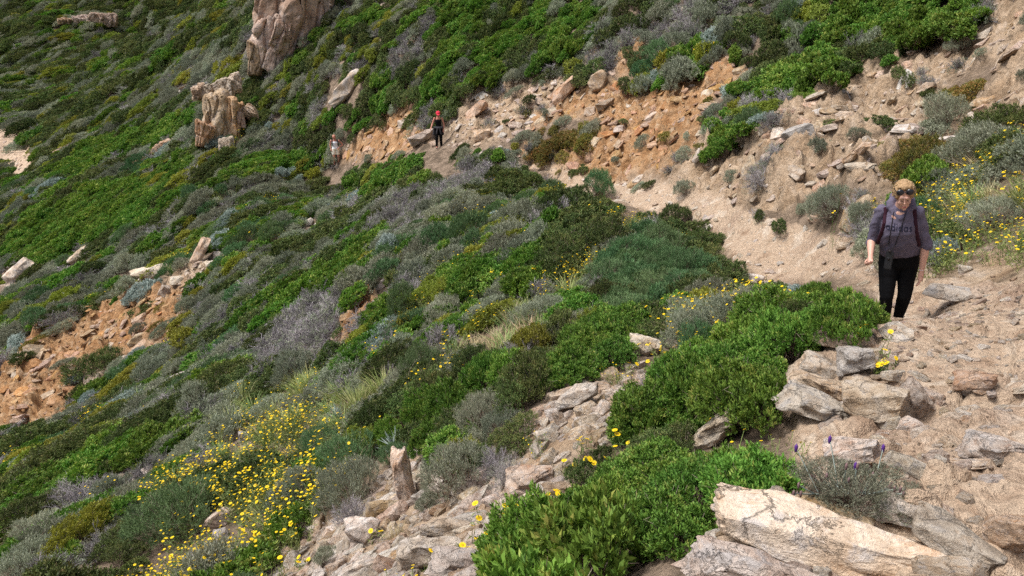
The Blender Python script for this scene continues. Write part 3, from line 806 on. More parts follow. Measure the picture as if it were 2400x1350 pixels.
# stones one can point at: x range, y range in the photo, tone, lean (degrees, + = right end lower), variant, label
STONES = [
 (1690,2195,1195,1350,'pale',16,0,'long wedge-shaped pale boulder with a grey top end, biggest in the bottom corner'),
 (1600,1910,1290,1400,'pale',6,1,'broad tan boulder cut off by the bottom edge under the long wedge boulder'),
 (1860,2045,1160,1270,'tan',8,2,'pyramid-shaped tan stone just behind the long wedge boulder'),
 (2150,2350,1205,1340,'tan',14,3,'angular tan block with a dark broken face beside the long wedge boulder'),
 (2060,2205,1165,1250,'pale',0,4,'rounded cream stone between the grey lavender plant and the angular tan block'),
 (2310,2420,1190,1310,'tan',-12,5,'tan stone half cut off by the edge above the angular block'),
 (1940,2065,1005,1110,'pale',-30,0,'flat pale slab lying on the trail above the lavender plant'),
 (1825,2000,905,1005,'pale',10,1,'big white boulder at the front of the stone pile by the trail'),
 (1850,1990,862,950,'tan',18,2,'flat tan slab under the white stones of the pile by the trail'),
 (1880,1985,832,900,'pale',8,3,'white stone on top of the tan slab in the trailside pile'),
 (1955,2055,800,895,'grey',-20,4,'upright blue-grey stone leaning in the trailside pile'),
 (1912,2010,768,822,'tan',4,5,'tan stone topmost of the trailside pile'),
 (1985,2130,888,995,'tan',-6,0,'square tan block with a rusty hollow beside the big white boulder'),
 (2085,2190,885,1005,'tan',24,1,'brown slab leaning against the square tan block on the trail side'),
 (1622,1742,950,1062,'pale',-46,2,'pale leaning slab sunk in the bright green bush'),
 (912,975,1055,1200,'pale',80,3,'upright pale tan slab standing like a post in the rubble'),
 (1172,1296,1080,1180,'pale',-34,4,'wedge-shaped pale stone with its point raised beside the dry grey shrub'),
 (925,1080,1250,1345,'tan',4,5,'brown flat-faced block in the rubble with rusty streaks'),
 (995,1115,1212,1270,'pale',6,0,'white low stone behind the brown flat-faced block'),
 (1000,1150,1288,1362,'pale',0,1,'pale broken block at the bottom edge beside the dark green bush'),
 (808,898,1208,1290,'pale',-8,2,'white pointed stone standing in the rubble below the grey bush'),
 (856,940,1170,1215,'tan',0,3,'brown flat stone at the foot of the grey bush and upright slab'),
 (1268,1345,1126,1170,'tan',-10,4,'orange-tan flat stone beside the yellow daisies'),
 (1308,1408,888,968,'pale',-30,5,'big pale slab at the top of the stone chute'),
 (1478,1562,788,840,'pale',2,0,'rounded pale stone under the yellow flowers above the stone chute'),
 (1556,1615,792,832,'pale',12,1,'smaller pale stone next to the rounded one above the stone chute'),
 (1305,1345,862,905,'grey',-70,2,'grey stone standing at the edge of the dark shrubs above the chute'),
 (488,562,1190,1240,'tan',0,3,'pinkish stone between the dark bush and yellow flowers'),
 (498,535,1240,1275,'grey',0,4,'small grey stone just below the pinkish one among flowers'),
 (182,212,1270,1312,'grey',60,5,'narrow grey stone poking out of the low left vegetation'),
 (662,708,1250,1284,'pale',0,0,'white rounded stone alone among twigs by the flower field'),
 (795,885,1308,1360,'pale',-12,1,'tan stone at the bottom edge below the white pointed stone'),
 (872,935,1300,1358,'tan',30,2,'small tan block squeezed beside the brown flat-faced block'),
 (306,398,612,668,'pale',-24,3,'large pale flat boulder above the orange scree'),
 (438,492,552,630,'tan',-62,4,'tan finger-like boulder pointing up the slope'),
 (368,400,664,702,'tan',-70,5,'small upright tan stone below the pale flat boulder'),
 (398,434,646,670,'pale',0,0,'light square stone next to the pale flat boulder'),
 (158,208,576,622,'pale',-40,1,'narrow pale slab under the bright green patch on the slope'),
 (4,64,606,668,'pale',-40,2,'pale boulder at the photo edge above the orange scree'),
 (-10,32,660,704,'tan',-20,3,'tan boulder cut by the photo edge, lower of two'),
 (298,345,776,815,'tan',-20,4,'rounded tan boulder stuck at the foot of the orange scree'),
 (192,262,862,905,'tan',-30,5,'long tan stone lying in the lower orange scree'),
 (498,528,588,610,'pale',0,0,'small pale stone in shrubs beside the tan finger-like boulder'),
 (478,502,608,630,'pale',-20,1,'pale stone just below the finger-like boulder'),
 (882,924,640,680,'pale',-38,2,'pale slanting stone above the small orange scar'),
 (714,738,508,532,'pale',-20,3,'single white stone in the middle of the grey shrubs'),
 (398,445,866,902,'grey',-30,4,'grey stone in the shrubs below the orange scree'),
 (402,444,956,984,'pale',-20,5,'cream stone just above the long bright green bush'),
 (774,852,166,244,'pale',-44,0,'large smooth pale slab in the green slope beside the cliff'),
 (1092,1142,228,284,'tan',-40,1,'tan boulder up the bank behind the hiker in the red cap'),
 (955,1024,296,344,'tan',-22,2,'flat boulder just beside the hiker in the red cap'),
 (928,974,274,304,'pale',-12,3,'white boulder above the flat one near the red cap hiker'),
 (1106,1154,298,334,'tan',-12,4,'round-topped stone beside the trail past the red cap hiker'),
 (1376,1436,160,222,'tan',-30,5,'tan boulder at the upper edge of the orange bank'),
 (1396,1446,226,260,'tan',-30,0,'slanting slab in the middle of the orange bank'),
 (808,838,280,314,'tan',-60,1,'upright tan stone above the hiker in white'),
 (1288,1354,182,244,'tan',-44,2,'big slanting slab at the top of the bank left of the gully'),
 (1730,1790,640,668,'pale',0,3,'white stone at the trail edge behind the bright green bush'),
 (2180,2300,668,712,'pale',6,4,'cracked pale ledge stone on the trail beside the walking woman'),
 (2250,2280,622,642,'pale',0,5,'small white stone on the soil behind the walking woman'),
 (1960,2010,560,590,'tan',-14,0,'tan wedge stone on the trail bank behind the woman'),
 (126,182,330,364,'pale',-18,1,'grey-tan boulder on the slope beside the far trail bend'),
 (88,140,346,366,'tan',-20,2,'low tan boulder beside the far trail bend'),
 (560,590,1010,1040,'grey',0,3,'small grey stone among the grasses above the flower field'),
 (1060,1110,690,720,'pale',-20,4,'white stone in the dark shrubs right of the small orange scar'),
 (980,1000,764,786,'pale',-40,5,'white pebble-like stone below the dark shrubs in the slope centre'),
 (1080,1140,812,842,'tan',0,0,'flat tan stones ledge under the yellow flowers on the slope'),
 (2260,2400,1010,1100,'pale',-8,1,'broad pale ledge of bedrock on the trail at the photo edge'),
 (2080,2200,1060,1130,'pale',10,2,'pale worn bedrock hump in the middle of the trail'),
 (2240,2340,860,930,'tan',-22,3,'tan slanting bedrock edge on the trail past the stone pile'),
]

# ------------------------------------------------------------------ where plants stand
def scatter_tree(name, meshes):
    """geometry nodes: copies of the meshes on the points of the host mesh"""
    ng = bpy.data.node_groups.new(name, 'GeometryNodeTree')
    ng.interface.new_socket('Geometry', in_out='INPUT', socket_type='NodeSocketGeometry')
    ng.interface.new_socket('Geometry', in_out='OUTPUT', socket_type='NodeSocketGeometry')
    N = ng.nodes; Lk = ng.links
    gi = N.new('NodeGroupInput'); go = N.new('NodeGroupOutput')
    jn = N.new('GeometryNodeJoinGeometry')
    for i, me in reversed(list(enumerate(meshes))):
        src = bpy.data.objects.new('%s_source' % me.name, me)
        oi = N.new('GeometryNodeObjectInfo'); oi.inputs['Object'].default_value = src; oi.inputs['As Instance'].default_value = False
        g2 = N.new('GeometryNodeGeometryToInstance')
        Lk.new(oi.outputs['Geometry'], g2.inputs[0]); Lk.new(g2.outputs[0], jn.inputs[0])
    ip = N.new('GeometryNodeInstanceOnPoints'); ip.inputs['Pick Instance'].default_value = True
    def att(n, t):
        a = N.new('GeometryNodeInputNamedAttribute'); a.data_type = t; a.inputs['Name'].default_value = n; return a.outputs['Attribute']
    Lk.new(gi.outputs[0], ip.inputs['Points']); Lk.new(jn.outputs[0], ip.inputs['Instance'])
    Lk.new(att('variant', 'INT'), ip.inputs['Instance Index'])
    er = N.new('FunctionNodeEulerToRotation'); Lk.new(att('rot', 'FLOAT_VECTOR'), er.inputs[0]); Lk.new(er.outputs[0], ip.inputs['Rotation'])
    Lk.new(att('scl', 'FLOAT_VECTOR'), ip.inputs['Scale'])
    Lk.new(ip.outputs[0], go.inputs[0])
    return ng
def stuff(name, meshes, mats, P, E, S, V, label=None):
    me = bpy.data.meshes.new(name)
    me.vertices.add(len(P)); me.vertices.foreach_set('co', np.asarray(P, np.float32).ravel())
    for m in mats: me.materials.append(m)
    a = me.attributes.new('rot', 'FLOAT_VECTOR', 'POINT'); a.data.foreach_set('vector', np.asarray(E, np.float32).ravel())
    a = me.attributes.new('scl', 'FLOAT_VECTOR', 'POINT'); a.data.foreach_set('vector', np.asarray(S, np.float32).ravel())
    a = me.attributes.new('variant', 'INT', 'POINT'); a.data.foreach_set('value', np.asarray(V, np.int32))
    o = link(name, me, kind='stuff', label=label)
    md = o.modifiers.new('scatter', 'NODES'); md.node_group = scatter_tree(name, meshes)
    return o
def frame_eulers(x, y, spin, tilt=.6):
    """rotation per plant: local z between up and the slope's normal, local x along the fall line turned by spin"""
    n = normal_at(x, y, .35)
    z = unit(n * tilt + np.array([0, 0, 1.]) * (1 - tilt))
    f = np.tile(np.array([[WIND[0], WIND[1], 0.0]]), (len(n), 1))
    f = unit(f - z * (f * z).sum(1, keepdims=True))
    g = np.cross(z, f)
    c, s = np.cos(spin)[:, None], np.sin(spin)[:, None]
    X = f * c + g * s; Y = np.cross(z, X)
    E = np.empty((len(x), 3))
    for i in range(len(x)):
        E[i] = Matrix(((X[i, 0], Y[i, 0], z[i, 0]), (X[i, 1], Y[i, 1], z[i, 1]), (X[i, 2], Y[i, 2], z[i, 2]))).to_euler()
    return E
MIXES = {
 MIX: [('dark', .29), ('dry', .17), ('silver', .25), ('green', .11), ('yellow', .06), ('needle', .05), ('grass', .04), ('blue', .02), ('flower', .03)],
 FAR: [('dark', .55), ('yellow', .07), ('green', .13), ('silver', .21), ('dry', .04)],
 LUSH: [('green', .50), ('dark', .30), ('silver', .07), ('yellow', .07), ('dry', .06)],
 GREEN: [('green', .94), ('dark', .06)],
 DARK: [('dark', .62), ('green', .22), ('silver', .16)],
 ROSEM: [('needle', .86), ('dark', .14)],
 DRY: [('dry', .78), ('silver', .16), ('dark', .06)],
 SILV: [('silver', .5), ('dry', .3), ('yellow', .2)],
 RUST: [('rust', .85), ('silver', .15)],
 FLOW: [('flower', .40), ('grass', .28), ('straw', .18), ('silver', .09), ('dark', .05)],
 GRASS: [('grass', .62), ('flower', .10), ('silver', .16), ('dark', .12)],
 ORANGE: [('silver', .4), ('rust', .3), ('dark', .3)],
 TAN: [('silver', .42), ('rust', .12), ('dry', .24), ('dark', .22)],
 RUBBLE: [('flower', .35), ('straw', .35), ('silver', .2), ('dry', .1)],
 SOIL: [('straw', .5), ('silver', .3), ('dry', .2)],
}
DENS = {MIX: .88, SILV: .55, DRY: .95,  FLOW: .7, ORANGE: .09, TAN: .15, RUBBLE: .22, SOIL: .10, STONY: 0.0, PATH: 0.0, NONE: 0}
def sow():
    """plants sown over the slope in world space, spacing growing with distance; cover decides what grows"""
    out = []
    for r0, r1, gap in ((1.6, 7, .30), (7, 14, .34), (14, 30, .43), (30, 62, .56), (62, 110, .82), (110, 260, 1.35)):
        lim = math.radians(37)
        n = int((r1 ** 2 - r0 ** 2) * lim / gap ** 2)
        # jittered grid in the sector
        gx = np.arange(-r1 * math.sin(lim), r1 * math.sin(lim), gap); gy = np.arange(0, r1, gap)
        X, Y = np.meshgrid(gx, gy); X = X + RNG.uniform(-.48, .48, X.shape) * gap; Y = Y + RNG.uniform(-.48, .48, Y.shape) * gap
        X, Y = X.ravel(), Y.ravel(); r = np.hypot(X, Y); th = np.arctan2(X, Y)
        ok = (r >= r0) & (r < r1) & (np.abs(th) < lim)
        X, Y = X[ok], Y[ok]
        Z = height(X, Y)
        px, py, f = project(np.stack([X, Y, Z], -1))
        ok = (px > -160) & (px < IW + 160) & (py > -120) & (py < IH + 260)
        X, Y, Z, px, py, f = X[ok], Y[ok], Z[ok], px[ok], py[ok], f[ok]
        size = gap * RNG.uniform(.85, 1.95, len(X)) * 1.14
        c = cover_at(X, Y, Z + .28 * size, .7)
        top = cover_at(X, Y, Z + .55 * size, .0)
        onpath = np.isin(top, [PATH, STONY]) | np.isin(cover_at(X, Y, Z + .4 * size, .0), [PATH, STONY]) | np.isin(cover_at(X, Y, Z + .7 * size, .0), [PATH, STONY])
        spill = np.isin(top, [PATH, ORANGE, TAN, RUBBLE, SOIL]) & ~np.isin(c, [ORANGE, TAN, RUBBLE, SOIL])
        size = np.where(spill, size * .5, size)
        dens = np.ones(len(X))
        for k, v in DENS.items(): dens[c == k] = v
        ok = (RNG.random(len(X)) < dens) & ~(onpath & ~np.isin(c, [GREEN]))
        size = np.where(onpath, size * .7, size)
        ok &= visible(np.stack([X, Y, Z], -1), .45)
        X, Y, Z, px, py, f, c, size = X[ok], Y[ok], Z[ok], px[ok], py[ok], f[ok], c[ok], size[ok]
        # which kind: patches by noise plus chance
        wu, wv = X * WIND[0] + Y * WIND[1], -X * WIND[1] + Y * WIND[0]
        q = .5 + .5 * fbm(wu * .15, wv * .85, 3, 201) * 1.6
        q = np.clip(.8 * q + .2 * RNG.random(len(X)), 0, .9999)
        rank = np.argsort(np.argsort(q)) / max(1, len(q))
        q = .86 * rank + .14 * RNG.random(len(X)); q = np.argsort(np.argsort(q)) / max(1, len(q))
        kind = np.empty(len(X), object)
        for k, mixl in MIXES.items():
            sel = np.where(c == k)[0]
            if not len(sel): continue
            cum = np.cumsum([w for _n, w in mixl]); cum /= cum[-1]
            qq = q[sel]; qq = np.argsort(np.argsort(qq)) / len(qq)
            ii = np.searchsorted(cum, qq, side='right').clip(0, len(mixl) - 1)
            for s_, i_ in zip(sel, ii): kind[s_] = mixl[i_][0]
        size = np.where(np.isin(c, [ORANGE, TAN, RUBBLE, SOIL]), size * .62, size)
        for i in range(len(X)):
            if kind[i] is None: continue
            out.append((X[i], Y[i], Z[i], px[i], py[i], f[i], kind[i], size[i]))
    return out
SHOWN_STONES = [(x0, x1, y0, y1) for (x0, x1, y0, y1, *_r) in STONES]
CLEAR = [ground_at(1029, 349), ground_at(789, 390)]   # the trail where the hikers stand
HAND = [  # plants one can point at: x, foot y, width in the photo, kind, what it is
 (2160,418,80,'blue','round blue-grey cushion bush on the bank behind the walking woman'),
 (2322,535,150,'silver','large grey-green cushion among the yellow flowers behind the walking woman'),
 (2215,618,90,'blue','grey-blue bush beside the trail at the walking woman\'s elbow'),
 (2345,335,150,'dark','dark grey-green bush at the photo edge above the yellow flowers'),
 (1585,530,100,'dark','dark rounded bush at the outer bend of the trail'),
 (1405,462,90,'needle','dark bush at the trail edge where the orange bank begins'),
 (180,900,42,'blue','pale blue-grey bush at the foot of the orange scree beside the dark round bush'),
 (228,880,100,'dark','dark round bush standing alone in the orange scree'),
 (322,838,40,'blue','pale blue-grey bush near the upper end of the orange scree'),
 (286,880,42,'blue','small blue-grey bush between dark round bush and the yellow-green cushion'),
 (68,1030,42,'blue','pale bush below the orange scree, closer to the scree of two'),
 (30,1022,36,'blue','pale bush below the orange scree, at the photo edge'),
 (325,890,76,'yellow','yellow-green cushion below the orange scree'),
 (1150,1010,150,'silver','grey-green bush left of the stone chute'),
 (1195,1130,120,'dry','leafless purple-grey shrub beside the wedge-shaped pale stone'),
 (850,1180,190,'silver','wide grey-brown bush left of the upright slab'),
 (1110,1105,120,'dark','dark twiggy bush dotted with yellow daisies above the rubble'),
 (450,1240,210,'needle','large dark feathery bush in the middle of the flower field'),
 (760,1075,120,'needle','dark green bush at the upper edge of the flower field'),
 (2010,330,66,'silver','grey bush halfway up the tan bank'),
 (2255,118,66,'silver','pale grey bush near the top of the tan bank'),
 (1785,440,100,'dry','brown leafless shrub hanging over the foot of the tan bank'),
 (1700,372,100,'green','small bright green bush on the edge of the tan bank'),
 (1960,505,110,'silver','grey bush left of the walking woman, at the foot of the bank'),
 (2035,515,95,'silver','grey bush just behind the shoulder of the walking woman'),
 (1880,500,46,'silver','small grey cushion at the foot of the bank beside the trail'),
 (690,905,60,'yellow','yellow-green plant with pink flowers on the slope'),
 (215,1185,190,'dry','purple-brown twiggy shrub under the long bright green bush'),
 (1810,300,80,'dry','wide grey leafless shrub between tan bank and bright green patch'),
 (2020,120,80,'dry','grey leafless shrub inside the bright green patch at the top'),
 (110,1250,130,'rust','low brownish dried plant in the bottom corner by the green bush'),
]
SOWN = sow()
def sow_flowers():
    for r0, r1, gap in ((3, 9, .22), (9, 18, .29), (18, 28, .36)):
        gx = np.arange(-r1 * .7, r1 * .7, gap); gy = np.arange(0, r1, gap)
        X, Y = np.meshgrid(gx, gy); X = (X + RNG.uniform(-.5, .5, X.shape) * gap).ravel(); Y = (Y + RNG.uniform(-.5, .5, Y.shape) * gap).ravel()
        r = np.hypot(X, Y); ok = (r >= r0) & (r < r1) & (np.abs(np.arctan2(X, Y)) < .65); X, Y = X[ok], Y[ok]; Z = height(X, Y)
        c = cover_at(X, Y, Z + .3, .8); clump = fbm(X * 1.1, Y * 1.1, 2, 301)
        ok = ((c == FLOW) | (np.isin(c, [MIX, DARK, GRASS]) & (RNG.random(len(X)) < .045))) & ~np.isin(cover_at(X, Y, Z + .5, .0), [PATH, STONY]) & (clump > .14 + RNG.normal(0, .10, len(X)))
        X, Y, Z = X[ok], Y[ok], Z[ok]; px, py, f = project(np.stack([X, Y, Z], -1))
        for i in range(len(X)): SOWN.append((X[i], Y[i], Z[i], px[i], py[i], f[i], 'flower', RNG.uniform(.42, .75)))
sow_flowers()
def add_hand():
    for (x, y, w, kd, lab) in HAND:
        q = ground_at(x, y); f = project(np.array(q))[2]
        d = w * f / FPX
        SOWN[:] = [r for r in SOWN if len(r) > 8 or math.hypot(r[0] - q.x, r[1] - q.y) > .42 * d]
        SOWN.append((q.x, q.y, q.z, x, y, float(f), kd, d * .95, lab))
    # no plant stands in front of the stones that show
    px, py, f = project(np.array([[r[0], r[1], r[2] + .3 * r[7]] for r in SOWN])); sz = np.array([r[7] for r in SOWN]) / f * FPX * .35
    drop = np.zeros(len(SOWN), bool)
    for (x0, x1, y0, y1) in SHOWN_STONES:
        drop |= (px > x0 - sz * .3) & (px < x1 + sz * .3) & (py > y0 + .1 * (y1 - y0)) & (py < y1 + sz * .25) & (f < 60)
    SOWN[:] = [r for r, d_ in zip(SOWN, drop) if len(r) > 8 or not d_]
    for c in CLEAR:
        k = math.hypot(c.x, c.y)
        SOWN[:] = [r for r in SOWN if len(r) > 8 or abs(r[0] * c.y - r[1] * c.x) / k > .75 or not (-6.0 < (r[0] * c.x + r[1] * c.y) / k - k < .6)]
add_hand()
BUSH_KINDS = ('green', 'dark', 'yellow', 'needle', 'silver', 'blue', 'rust', 'dry')
def place_plants(individual=300):
    rows = SOWN
    px = np.array([r[3] for r in rows]); py = np.array([r[4] for r in rows]); f = np.array([r[5] for r in rows])
    kind = np.array([r[6] for r in rows]); size = np.array([r[7] for r in rows])
    X = np.array([r[0] for r in rows]); Y = np.array([r[1] for r in rows]); Z = np.array([r[2] for r in rows])
    shown = size / f * FPX
    bush = np.isin(kind, BUSH_KINDS)
    inframe = (px > 10) & (px < IW - 10) & (py > 20) & (py < IH + 10)
    cand = np.where(bush & inframe)[0]
    forced = np.array([len(r) > 8 for r in rows])
    shown = shown + forced * 1e4
    cand = cand[np.argsort(-shown[cand])][:individual]
    shown = shown - forced * 1e4
    single = np.zeros(len(rows), bool); single[cand] = True
    spin = RNG.normal(0, .3, len(rows)) + np.where(RNG.random(len(rows)) < .5, math.pi, 0)
    E = frame_eulers(X, Y, spin, .62)
    var = RNG.integers(0, 12, len(rows))
    el = np.where(np.isin(kind, ('grass', 'straw', 'flower')), 1.0, np.where((f > 9) & ~forced, RNG.uniform(1.3, 3.0, len(rows)), RNG.uniform(1.0, 1.3, len(rows))))
    S = np.stack([size * el, size * RNG.uniform(.75, 1.05, len(rows)), size * RNG.uniform(.8, 1.3, len(rows))], 1)
    tall = np.isin(kind, ('grass', 'straw', 'flower'))
    S[tall] = (np.clip(size[tall], .3, 1.0) * 1.75)[:, None] * np.array([1, 1, .9])
    sink = np.where(tall, .0, .05) * size
    P = np.stack([X, Y, Z - sink], 1)
    names = {'green': 'mastic_shrubbery', 'dark': 'dark_shrubbery', 'yellow': 'yellow_green_shrubbery', 'needle': 'needle_leaved_shrubbery', 'silver': 'grey_green_shrubbery',
             'blue': 'blue_grey_shrubbery', 'rust': 'rusty_shrubbery', 'dry': 'dry_undergrowth', 'grass': 'wild_grass', 'straw': 'dry_grass', 'flower': 'daisy_vegetation'}
    for kd, nm in names.items():
        sel = np.where((kind == kd) & ~single)[0]
        if not len(sel): continue
        ms = MASS[kd]
        stuff(nm, ms, list(ms[0].materials), P[sel], E[sel], S[sel], var[sel] % len(ms))
    made = []
    for i in cand:
        kd = kind[i]
        fo, br = NEAR[kd][var[i] % NV]
        root = bpy.data.objects.new({'green': 'green_shrub', 'dark': 'dark_green_shrub', 'yellow': 'yellow_green_shrub', 'needle': 'needle_leaved_shrub', 'silver': 'grey_green_shrub',
                                     'blue': 'blue_grey_shrub', 'rust': 'rusty_shrub', 'dry': 'dry_shrub'}[kd], None)
        COL.objects.link(root)
        root.empty_display_size = .1
        root.location = P[i]; root.rotation_euler = E[i]; root.scale = S[i]
        a = link('foliage' if kd != 'dry' else 'twig_crown', fo, root); b = link('branchwork' if kd != 'dry' else 'leafage', br, root)
        if forced[i]: root['label'] = rows[i][8]
        made.append((root, kd, px[i], py[i], shown[i]))
    return made
SHRUBS = place_plants()
print('plants', len(SOWN), {k: sum(1 for r in SOWN if r[6] == k) for k in set(r[6] for r in SOWN)})

# ------------------------------------------------------------------ stones: fractured blocks cut by random planes
def block_mesh(name, seed, mat, planes=11, sub=1, rough=.03, bevel=.05, flat=1.0):
    rng = np.random.default_rng(seed)
    N = unit(rng.normal(size=(planes, 3)))
    N = np.concatenate([N, np.eye(3), -np.eye(3)]) ; N = unit(N + rng.normal(size=N.shape) * .12)
    h = np.concatenate([rng.uniform(.36, .52, planes), rng.uniform(.36, .5, 6)])
    m = len(N); pts = []
    for i in range(m):
        for j in range(i + 1, m):
            for k in range(j + 1, m):
                A = N[[i, j, k]]
                if abs(np.linalg.det(A)) < .05: continue
                p = np.linalg.solve(A, h[[i, j, k]])
                if (N @ p <= h + 1e-6).all(): pts.append(p)
    bm = bmesh.new()
    for p in pts: bm.verts.new(p)
    bmesh.ops.remove_doubles(bm, verts=bm.verts, dist=.03)
    r = bmesh.ops.convex_hull(bm, input=bm.verts)
    bmesh.ops.delete(bm, geom=[v for v in bm.verts if not v.link_faces], context='VERTS')
    bmesh.ops.dissolve_limit(bm, angle_limit=math.radians(7), verts=bm.verts, edges=bm.edges)
    bmesh.ops.bevel(bm, geom=list(bm.edges), offset=bevel, segments=1, affect='EDGES', clamp_overlap=True)
    bmesh.ops.triangulate(bm, faces=bm.faces)
    for s in range(sub):
        long = [e for e in bm.edges if e.calc_length() > (.16, .09, .05, .03)[s]]
        bmesh.ops.subdivide_edges(bm, edges=long, cuts=1, use_grid_fill=True)
        bmesh.ops.triangulate(bm, faces=[f for f in bm.faces if len(f.verts) > 3])
    bm.normal_update()
    co = np.array([v.co[:] for v in bm.verts]); no = np.array([v.normal[:] for v in bm.verts])
    o = rng.uniform(0, 50, 3)
    d = fbm(co[:, 0] * 3 + o[0] + co[:, 2] * 2.1, co[:, 1] * 3 + o[1] - co[:, 2] * 1.7, 4, seed % 50)
    d2 = fbm(co[:, 0] * 9 + o[2] + co[:, 2] * 5, co[:, 1] * 9 + o[1] - co[:, 2] * 6, 3, seed % 50 + 7)
    co = co + no * (d * rough * 1.6 + d2 * rough * .6)[:, None]
    for v, c in zip(bm.verts, co): v.co = c
    me = bpy.data.meshes.new(name)
    bm.to_mesh(me); bm.free()
    me.materials.append(mat)
    if sub >= 2:
        me.polygons.foreach_set('use_smooth', np.ones(len(me.polygons), bool))
        me.set_sharp_from_angle(angle=math.radians(28))
    return me
def with_mat(me, mat):
    c = me.copy(); c.materials.clear(); c.materials.append(mat); return c
_small = [block_mesh('stone', 300 + i, M_ROCK, 8 + i % 5, 1, .035, .05) for i in range(10)]
STONE = {'tan': _small, 'pale': [with_mat(m, M_PALE) for m in _small], 'grey': [with_mat(m, M_GREY) for m in _small], 'orange': [with_mat(m, M_ORNG) for m in _small]}
_mid = [block_mesh('boulder', 400 + i, M_ROCK, 8 + i % 6, 2, .045, .025) for i in range(10)]
BOULDER = {'tan': _mid, 'pale': [with_mat(m, M_PALE) for m in _mid], 'grey': [with_mat(m, M_GREY) for m in _mid], 'orange': [with_mat(m, M_ORNG) for m in _mid]}
_big = [block_mesh('hero_boulder', 460 + i, M_PALE, 8 + i % 5, 3, .06, .02) for i in range(6)]
HERO = {'pale': _big, 'tan': [with_mat(m, M_ROCK) for m in _big], 'grey': [with_mat(m, M_GREY) for m in _big]}

CRAG = [block_mesh('crag', 520 + i, M_CRAG, 6 + i % 4, 4, .03, .015) for i in range(5)]
# stones one can point at: x range, y range in the photo, tone, lean (degrees, + = right end lower), label
def set_block(o, x0, x1, y0, y1, lean, depth=None, sink=.22):
    cx = (x0 + x1) / 2
    q = ground_at(cx, y1 - (y1 - y0) * .12)
    _px, _py, f = project(np.array(q))
    a = math.radians(lean)
    W, Hh = (x1 - x0) * f / FPX, (y1 - y0) * f / FPX
    rv = ray(cx, (y0 + y1) / 2); el = math.atan2(-rv[2], rv[1]); Hf = Hh      # seen from above: depth adds to the shown height
    d = min(.75 * max(W, Hh), .5 * Hh / max(math.sin(el), .12), 1.3 * min(W, Hh))
    Hh = (Hh - (.5 if el < .5 else .68) * d * max(math.sin(el), 0)) / math.cos(el)
    ca, sa = abs(math.cos(a)), abs(math.sin(a))
    # lengths along and across the lean that give this bounding box; a lean that cannot fit is eased
    for _k in range(8):
        ca, sa = abs(math.cos(a)), abs(math.sin(a)); det = ca * ca - sa * sa
        if abs(det) < .3: break
        l, t = (W * ca - Hh * sa) / det, (Hh * ca - W * sa) / det
        if l > 0 and t > 0 and min(l, t) > .28 * max(l, t): break
        a = a * .72 if ca > sa else math.copysign(math.pi / 2 - (math.pi / 2 - abs(a)) * .72, a)
    det = ca * ca - sa * sa
    if abs(det) > .3:
        l, t = (W * ca - Hh * sa) / det, (Hh * ca - W * sa) / det
        if min(l, t) < .2 * max(l, t): l, t = max(W, Hh), min(W, Hh) * .7
    else:
        l, t = math.hypot(W, Hh) * .85, min(W, Hh) * .5
    sc = np.array([l * 1.12, d * 1.05, t * 1.12]); big_ = sc.max()
    me = o.data.copy(); co = np.empty(len(me.vertices) * 3, np.float32); me.vertices.foreach_get('co', co)
    co = co.reshape(-1, 3) * (sc / big_)
    no = np.empty(len(me.vertices) * 3, np.float32); me.vertices.foreach_get('normal', no); no = no.reshape(-1, 3)
    k = 7.0; s_ = abs(hash((x0, y0))) % 97
    dd = fbm(co[:, 0] * k + co[:, 2] * 5 + s_, co[:, 1] * k - co[:, 2] * 6, 4, s_ % 40)
    co = co + no * (dd * .022)[:, None]
    me.vertices.foreach_set('co', co.astype(np.float32).ravel()); me.update(); o.data = me
    o.scale = (big_, big_, big_)
    yaw = math.atan2(q[0], q[1])
    o.rotation_euler = (Matrix.Rotation(-yaw, 3, 'Z') @ Matrix.Rotation(math.radians(-6), 3, 'X') @ Matrix.Rotation(a, 3, 'Y')).to_euler()
    # centre sits at the middle of the box, its foot in the ground
    dirn = ray(cx, (y0 + y1) / 2)
    c = EYE + dirn * f
    o.location = (c[0], c[1] + d * .15, c[2] - Hf * .04)
    return f
STONE_OBJS = []
for (x0, x1, y0, y1, tone, lean, v, lab) in STONES:
    big = (x1 - x0) * (y1 - y0) > 9000
    pool = HERO if big and tone in HERO else BOULDER
    me = pool[tone][(v * 7 + len(STONE_OBJS)) % len(pool[tone])]
    o = link('boulder' if (x1 - x0) > 70 else 'stone', me, label=lab, cat='rock', group='loose rocks on the hillside')
    set_block(o, x0, x1, y0, y1, lean)
    STONE_OBJS.append(o)

